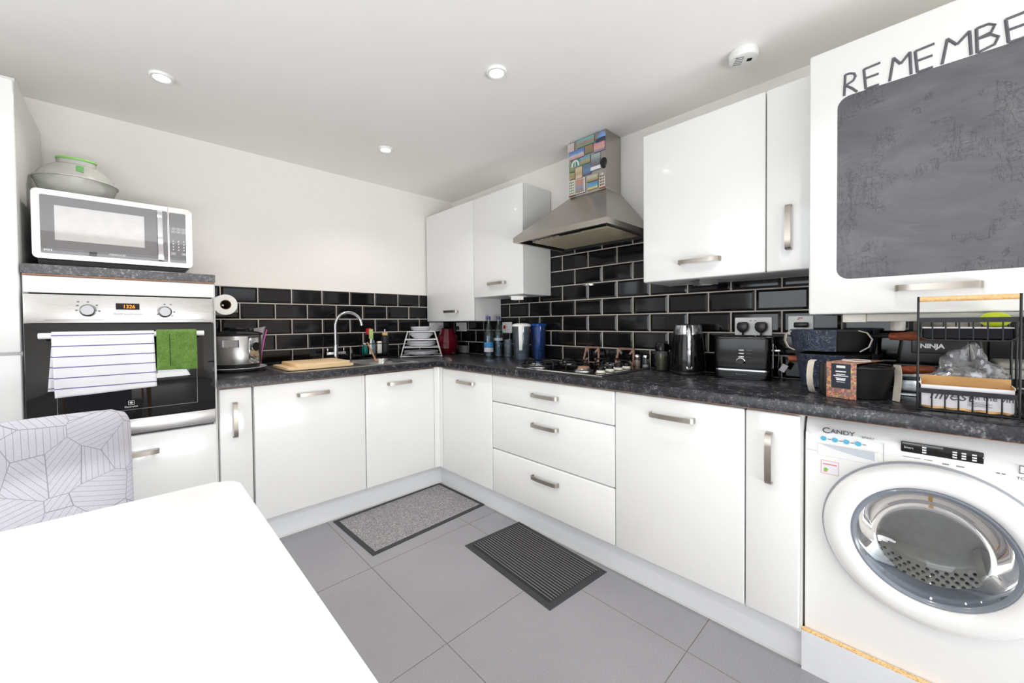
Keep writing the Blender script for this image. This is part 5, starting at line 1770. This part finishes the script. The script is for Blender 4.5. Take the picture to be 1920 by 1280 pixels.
for (x0, z0, x1, z1) in ((.0405, .6725, .0835, .6732), (.0405, .715, .0835, .7157), (.0405, .6725, .0411, .7157), (.0829, .6725, .0835, .7157), (.045, .703, .079, .7055), (.046, .679, .056, .681)): b.box(x0, FY - .0017, z0, x1, FY - .001, z1)
b.build('red_print', M['inkred'], st, smooth=0)
b = MB(); b.prism([(.046, .686), (.051, .693), (.058, .690), (.057, .683), (.050, .681)], FY - .0017, FY - .001, 'Y'); b.build('green_leaf', M['inkgreen'], st, smooth=0)

# ------------------------------------------------------------------ floor mats
def flat_frame(b, w, d, fr, h0, h1):
    """bevelled border round a mat centred on 0"""
    O = b.ring([(-w, -d, 0), (w, -d, 0), (w, d, 0), (-w, d, 0)])
    O2 = b.ring([(-w + .004, -d + .004, h0), (w - .004, -d + .004, h0), (w - .004, d - .004, h0), (-w + .004, d - .004, h0)])
    I = b.ring([(-w + fr, -d + fr, h1), (w - fr, -d + fr, h1), (w - fr, d - fr, h1), (-w + fr, d - fr, h1)])
    I0 = b.ring([(-w + fr, -d + fr, .0005), (w - fr, -d + fr, .0005), (w - fr, d - fr, .0005), (-w + fr, d - fr, .0005)])
    b.bridge(O, O2); b.bridge(O2, I); b.bridge(I, I0); b.bridge(I0, O)
t = thing('floor_mat', 'grey carpet mat with a dark rubber border in the corner of the floor', 'mat', (-.953, -.806, .0004), R(2.0))
b = MB(); flat_frame(b, .398, .245, .026, .003, .004); b.build('border', M['rubber'], t, smooth=0)
b = MB()
def pile(u, v):
    x, y = -.373 + .746 * u, -.220 + .440 * v
    e = min(u, 1 - u, v, 1 - v)
    return Vector((x, y, .0065 + .0012 * mnoise.noise(Vector((x * 60, y * 60, 0))) - (.004 if e < .001 else 0))), (u, v)
b.grid(pile, 90, 54); b.build('pile', M['carpet'], t, smooth=60)
t = thing('floor_mat', 'dark ribbed mat with a rubber border in front of the drawers', 'mat', (-.766, -1.622, .0004), R(-3.8) + ROT_B)
b = MB(); flat_frame(b, .302, .198, .030, .003, .004); b.build('border', M['rubber'], t, smooth=0)
b = MB(); b.box(-.273, -.169, .001, .273, .169, .0045); pl = b.build('backing', M['ribdark'], t, smooth=0)
b = MB()
NR = 21
for k in range(NR):
    y = -.165 + .330 * (k + .5) / NR
    b.box(-.271, y - .0056, .004, .271, y + .0040, .0078, .0015, 1, mi=0)
    b.box(-.270, y + .0040, .004, .270, y + .0062, .0076, mi=1)
b.build('ribs', [M['ribdark'], M['riblight']], pl, smooth=0)

# ------------------------------------------------------------------ table and chair
t = thing('dining_table', 'white dining table in the foreground', 'table', (-2.44, -2.30, 0))
b = MB()
pl = []
w_, d_, r_ = .424, .672, .050
for (px, py, a0) in ((w_ - r_, -d_ + r_, -90), (w_ - r_, d_ - r_, 0), (-w_ + r_, d_ - r_, 90), (-w_ + r_, -d_ + r_, 180)):
    for k in range(9): pl.append((px + r_ * math.cos(R(a0 + 11.25 * k)), py + r_ * math.sin(R(a0 + 11.25 * k))))
b.prism(pl, .726, .750, 'Z', bev=.006, seg=3); b.build('tabletop', M['tabletop'], t, smooth=25)
for sx in (-1, 1):
    for sy in (-1, 1):
        b = MB(); x, y = sx * .36, sy * .60
        A = b.ring([(x - .022, y - .022, .726), (x + .022, y - .022, .726), (x + .022, y + .022, .726), (x - .022, y + .022, .726)])
        B = b.ring([(x - .015 + sx * .02, y - .015 + sy * .02, 0), (x + .015 + sx * .02, y - .015 + sy * .02, 0), (x + .015 + sx * .02, y + .015 + sy * .02, 0), (x - .015 + sx * .02, y + .015 + sy * .02, 0)])
        b.bridge(A, B); b.face(A); b.face(B); b.build('leg', M['palewood'], t, smooth=0)

t = thing('dining_chair', 'chair in a pale grey patterned stretch cover at the table', 'chair', (-2.414, -1.40, 0), R(13))
# local: faces -y, backrest at +y
b = MB()
def back(u, v):
    """closed, padded, slightly curved backrest slab: u around the section, v upwards"""
    a = 2 * PI * u
    n_ = 3.4
    ca_, sa_ = math.cos(a), math.sin(a)
    hw_ = .228 - .010 * (1 - v)
    top = v
    f = 1.0
    if v > .86:
        q = (v - .86) / .14
        f = (1 - q ** 2.6) ** (1 / 2.6) if q < 1 else 0
    x = hw_ * math.copysign(abs(ca_) ** (2 / n_), ca_) * (1 - .0 * v)
    if v > .86: x *= (.80 + .20 * f)
    y = .036 * math.copysign(abs(sa_) ** (2 / n_), sa_) * max(f, .02)
    z = .43 + .476 * v + .012 * (1 - (x / .228) ** 2) * v
    y += .105 + .075 * v - .025 * (x / .228) ** 2 * -1
    return Vector((x, y, z)), (x + (0 if sa_ < 0 else .7), z)
b.grid(back, 64, 40, closed_u=True)
b.build('backrest', M['chaircover'], t, smooth=60)
b = MB(); b.box(-.225, -.30, .40, .225, .13, .475, .03, 4); b.box(-.215, -.29, .12, .215, .125, .41, .02, 3)
b.build('seat', M['chaircover'], t, smooth=40)
for sx in (-1, 1):
    for yy in (-.26, .10):
        b = MB(); b.cyl((sx * .185, yy, .13), (sx * .195, yy, 0), .018, 14, r1=.013); b.build('leg', M['palewood'], t, smooth=40)

# ------------------------------------------------------------------ microwave on the tower shelf
m = thing('microwave', 'silver microwave on the shelf above the oven', 'microwave', (-2.2585, -.33, 1.4234), R(0))
MWW, z0, z1, fy = .2555, .031, .308, -.230
b = MB(); b.box(-MWW + .006, fy + .016, z0 + .002, MWW - .006, .24, z1 - .004, .004, 1); b.build('body', M['blackplastic'], m, smooth=0)
def rrect(x0, x1, za, zb_, r, n=5):
    pl = []
    for (px, pz, a0) in ((x1 - r, za + r, -90), (x1 - r, zb_ - r, 0), (x0 + r, zb_ - r, 90), (x0 + r, za + r, 180)):
        for k in range(n + 1): pl.append((px + r * math.cos(R(a0 + 90 * k / n)), pz + r * math.sin(R(a0 + 90 * k / n))))
    return pl
b = MB(); b.prism(rrect(-MWW, MWW, z0, z1, .014), fy, fy + .018, 'Y', bev=.003, seg=2)
b.build('front_frame', M['mwframe'], m, smooth=25)
dv = .166
b = MB(); b.prism(rrect(-.2325, dv - .002, z0 + .020, z1 - .022, .006), fy - .002, fy + .002, 'Y'); dr = b.build('door_window', M['mwglass'], m, 'reflective smoked glass door', smooth=0)
b = MB(); b.box(-.193, fy - .0024, .108, .082, fy - .0015, .248); b.build('inner_window', M['mwinner'], dr, smooth=0)
b = MB(); letters(b, 'KENWOOD', .010, -.035, fy - .0026, .062, align='LEFT'); 
for k in range(5): b.box(-.224 + k * .005, fy - .0028, .061 + (k % 2) * .002, -.221 + k * .005, fy - .0018, .069)
b.build('lettering', M['inkwhite'], dr, 'white maker name', smooth=0)
b = MB(); b.box(dv, fy - .0003, z0 + .001, dv + .0012, fy + .002, z1 - .001); b.build('door_split', M['inkblack'], m, smooth=0)
b = MB(); b.sweep([(dv - .027, fy - .003, .055), (dv - .028, fy - .014, .060), (dv - .029, fy - .022, .10), (dv - .030, fy - .024, .165), (dv - .030, fy - .022, .235), (dv - .030, fy - .014, .276), (dv - .029, fy - .003, .281)], .018, .008, (1, 0, 0)); b.build('handle', M['chrome'], dr, smooth=40)
b = MB(); b.prism(rrect(dv + .004, .2315, z0 + .020, z1 - .024, .004), fy - .0015, fy + .002, 'Y'); kp = b.build('keypad', M['mwglass'], m, 'dark glass keypad', smooth=0)
b = MB()
for r_i in range(2):
    for c_i in range(3): 
        x, z = dv + .010 + c_i * .0195, .205 - r_i * .014
        for (a0, c0, a1, c1) in ((0, 0, .016, .001), (0, .009, .016, .010), (0, 0, .001, .010), (.015, 0, .016, .010), (.004, .004, .012, .006)): b.box(x + a0, fy - .0022, z + c0, x + a1, fy - .0012, z + c1)
for r_i in range(4):
    for c_i in range(3):
        x, z = dv + .016 + c_i * .0195, .150 - r_i * .0135
        b.box(x, fy - .0022, z, x + .004, fy - .0012, z + .005)
for c_i in (0, 2):
    x, z = dv + .010 + c_i * .0195, .088
    for (a0, c0, a1, c1) in ((0, 0, .016, .001), (0, .010, .016, .011), (0, 0, .001, .011), (.015, 0, .016, .011), (.004, .004, .012, .007)): b.box(x + a0, fy - .0022, z + c0, x + a1, fy - .0012, z + c1)
b.build('key_marks', M['inkwhite'], kp, smooth=0)
for sx in (-1, 1):
    for yy in (-.17, .19):
        b = MB(); b.cyl((sx * .20, yy, 0), (sx * .20, yy, z0 + .003), .016, 16); b.build('foot', M['blackplastic'], m, smooth=40)
b = MB(); b.prism([(-MWW + .012, .012), (MWW - .03, .012), (MWW - .010, z0 + .002), (-MWW + .010, z0 + .002)], fy + .035, .23, 'Y'); b.build('underside', M['blackplastic'], m, smooth=0)

# clear food cover on the microwave
t = thing('food_cover', 'clear domed food cover with a green-topped handle on the microwave', 'cover', (-2.400, -.335, 1.7280))
b = MB(); b.lathe([(.098, 0), (.112, .03), (.128, .075), (.134, .094), (.136, .100), (.133, .106), (.122, .130), (.102, .153), (.078, .169), (.05, .178), (0, .180)], n=56); b.build('dome', M['dome'], t, smooth=30)
b = MB(); b.lathe([(.133, .096), (.1395, .098), (.1395, .103), (.133, .105), (.133, .096)], n=56); b.build('rim', M['dome'], t, smooth=40)
b = MB(); b.lathe([(.066, .166), (.064, .200), (.061, .200), (.063, .168)], n=40, sy=.55); hd = b.build('grip', M['dome'], t, 'clear oval grip', smooth=40)
b = MB(); b.lathe([(.0, .200), (.066, .200), (.068, .204), (.064, .209), (0, .211)], n=40, sy=.57); b.build('green_cap', M['green'], hd, 'green cap of the grip', smooth=40)
b = MB(); b.grid(lambda u, v: (Vector((.006 + .024 * u, -.106 - .018 * (1 - v), .124 + .030 * v)), (u, v)), 2, 2); b.build('green_tab', plain('green_label', (96, 150, 90), .4), t, smooth=0, solid=.002)

# ------------------------------------------------------------------ towels on the oven handle
def towel(name, lab, cat, x0, x1, zf_l, zf_r, zb_, mat, lean=0, th=.003, amp=.003, rb=.0145, back_shift=0, seed=0):
    """a cloth folded over the bar at y=-.664, z=1.143.  v runs from the front hem over the bar to the back hem"""
    t0 = thing(name, lab, cat, (0, 0, 0))
    b = MB()
    yb, zb0 = -.664, 1.143
    lf = 1.143 - min(zf_l, zf_r)
    lbk = 1.143 - zb_
    tot = lf + PI * rb + lbk
    def f(u, v):
        s = v * tot
        zf = zf_l + (zf_r - zf_l) * u
        x = x0 + (x1 - x0) * u
        if s < lf:
            q = 1 - s / lf
            z = zb0 - (zb0 - zf) * q
            y = yb - rb - .004 * q + amp * math.sin(u * 9 + seed) * q + amp * .5 * math.sin(u * 23 + 2 * seed + z * 9) * q
            x += lean * q
            dd = zb0 - z
        elif s < lf + PI * rb:
            a = (s - lf) / rb
            y, z = yb - rb * math.cos(a), zb0 + rb * math.sin(a)
            dd = -rb * math.sin(a)
        else:
            q = (s - lf - PI * rb) / lbk
            z = zb0 - lbk * q
            y = yb + rb + .004 * q + amp * .4 * math.sin(u * 7 + seed + 1) * q
            x += back_shift * q
            dd = zb0 - z
        return Vector((x, y, z)), (u * abs(x1 - x0), dd)
    b.grid(f, 40, 60)
    b.build('cloth', mat, t0, smooth=70, solid=th, off=0)
    return t0
towel('tea_towel', 'white tea towel with thin indigo stripes on the oven handle', 'towel', -2.458, -2.156, .902, .915, .925, M['teatowel'], lean=.006, back_shift=-.016, seed=1)
g = towel('face_cloth', 'green terry face cloth on the right end of the oven handle', 'cloth', -2.148, -2.006, .985, .980, .988, M['terry'], th=.006, amp=.002, rb=.0160, lean=0, seed=3)
b = MB(); b.sweep([(-2.104, -.6835, 1.143), (-2.103, -.6875, 1.07), (-2.102, -.6890, 1.0)], .003, .001, (1, 0, 0)); b.build('border_line', plain('dark_green_band', (40, 84, 28), .9), g, smooth=0)
# ------------------------------------------------------------------ camera (calibrated from the lines of the room)
sc = bpy.context.scene
f_px, ppx, ppy = 733.56, 909.83, 618.53
yaw, pitch, roll = -.7338, -.0178, -.0099
fw = Vector((-math.sin(yaw) * math.cos(pitch), math.cos(yaw) * math.cos(pitch), math.sin(pitch)))
rt = Vector((math.cos(yaw), math.sin(yaw), 0))
up = rt.cross(fw)
r2 = rt * math.cos(roll) + up * math.sin(roll)
u2 = -rt * math.sin(roll) + up * math.cos(roll)
cam = bpy.data.cameras.new('camera')
co = bpy.data.objects.new('camera', cam)
C.objects.link(co)
m3 = Matrix((r2, u2, -fw)).transposed()
co.matrix_world = Matrix.Translation((-2.2252, -2.9106, 1.1762)) @ m3.to_4x4()
cam.sensor_fit = 'HORIZONTAL'
cam.sensor_width = 36
cam.lens = 36 * f_px / 1920
cam.shift_x = (960 - ppx) / 1920
cam.shift_y = -(640 - ppy) / 1920
cam.clip_start = .02
sc.camera = co

# ------------------------------------------------------------------ daylight, lamps and added fill
w = bpy.data.worlds.new('overcast_sky')
sc.world = w
w.use_nodes = True
bg = w.node_tree.nodes['Background']
bg.inputs[0].default_value = (.89, .95, 1, 1)
bg.inputs[1].default_value = 2.1

def area(name, loc, rot, sx, sy, power, col=(1, 1, 1), portal=False):
    l = bpy.data.lights.new(name, 'AREA')
    l.shape = 'RECTANGLE'
    l.size, l.size_y = sx, sy
    l.energy = power
    l.color = col
    o = bpy.data.objects.new(name, l)
    C.objects.link(o)
    o.location = loc
    o.rotation_euler = rot
    if portal:
        l.cycles.is_portal = True
    return o
area('daylight_front_window', (-2.05, YF - .02, 1.08), (R(90), 0, 0), 3.0, 2.0, 14, (.90, .955, 1))
area('ceiling_fill', (-2.05, YF - .01, .40), (R(145), 0, 0), 3.0, .6, 112, (.98, .985, .99))  # added lamp, aimed upward to brighten the ceiling
area('left_window_fill', (XL - .02, -2.25, 1.47), (R(90), 0, R(-90)), 1.8, 1.2, 25, (.90, .955, 1))  # added side light through the unseen window, for the right-hand units

def spot(loc, power):
    l = bpy.data.lights.new('downlight_and_fill', 'SPOT')
    l.energy = power
    l.spot_size = R(125)
    l.spot_blend = .6
    l.shadow_soft_size = .03
    l.color = (1, .94, .86)
    o = bpy.data.objects.new('downlight_and_fill', l)
    C.objects.link(o)
    o.location = loc
for p in ((-2.106, -.628), (-.998, -1.642), (-1.0, -.617), (-2.106, -1.642), (-2.106, -2.9), (-.998, -2.9)):  # those without a fitting are unseen beams added as fill
    spot((p[0], p[1], H - .016), 14 if p[1] > -2 else 18)

vs = sc.view_settings
vs.view_transform = 'Standard'
vs.look = 'None'
vs.gamma = 1
vs.use_curve_mapping = False
vs.exposure = -.20
sc.display_settings.display_device = 'sRGB'
cy = sc.cycles
cy.caustics_reflective = False
cy.caustics_refractive = False
cy.max_bounces = 12
cy.diffuse_bounces = 8
cy.glossy_bounces = 5
cy.transmission_bounces = 6
cy.transparent_max_bounces = 24
cy.sample_clamp_indirect = 6
cy.use_denoising = True
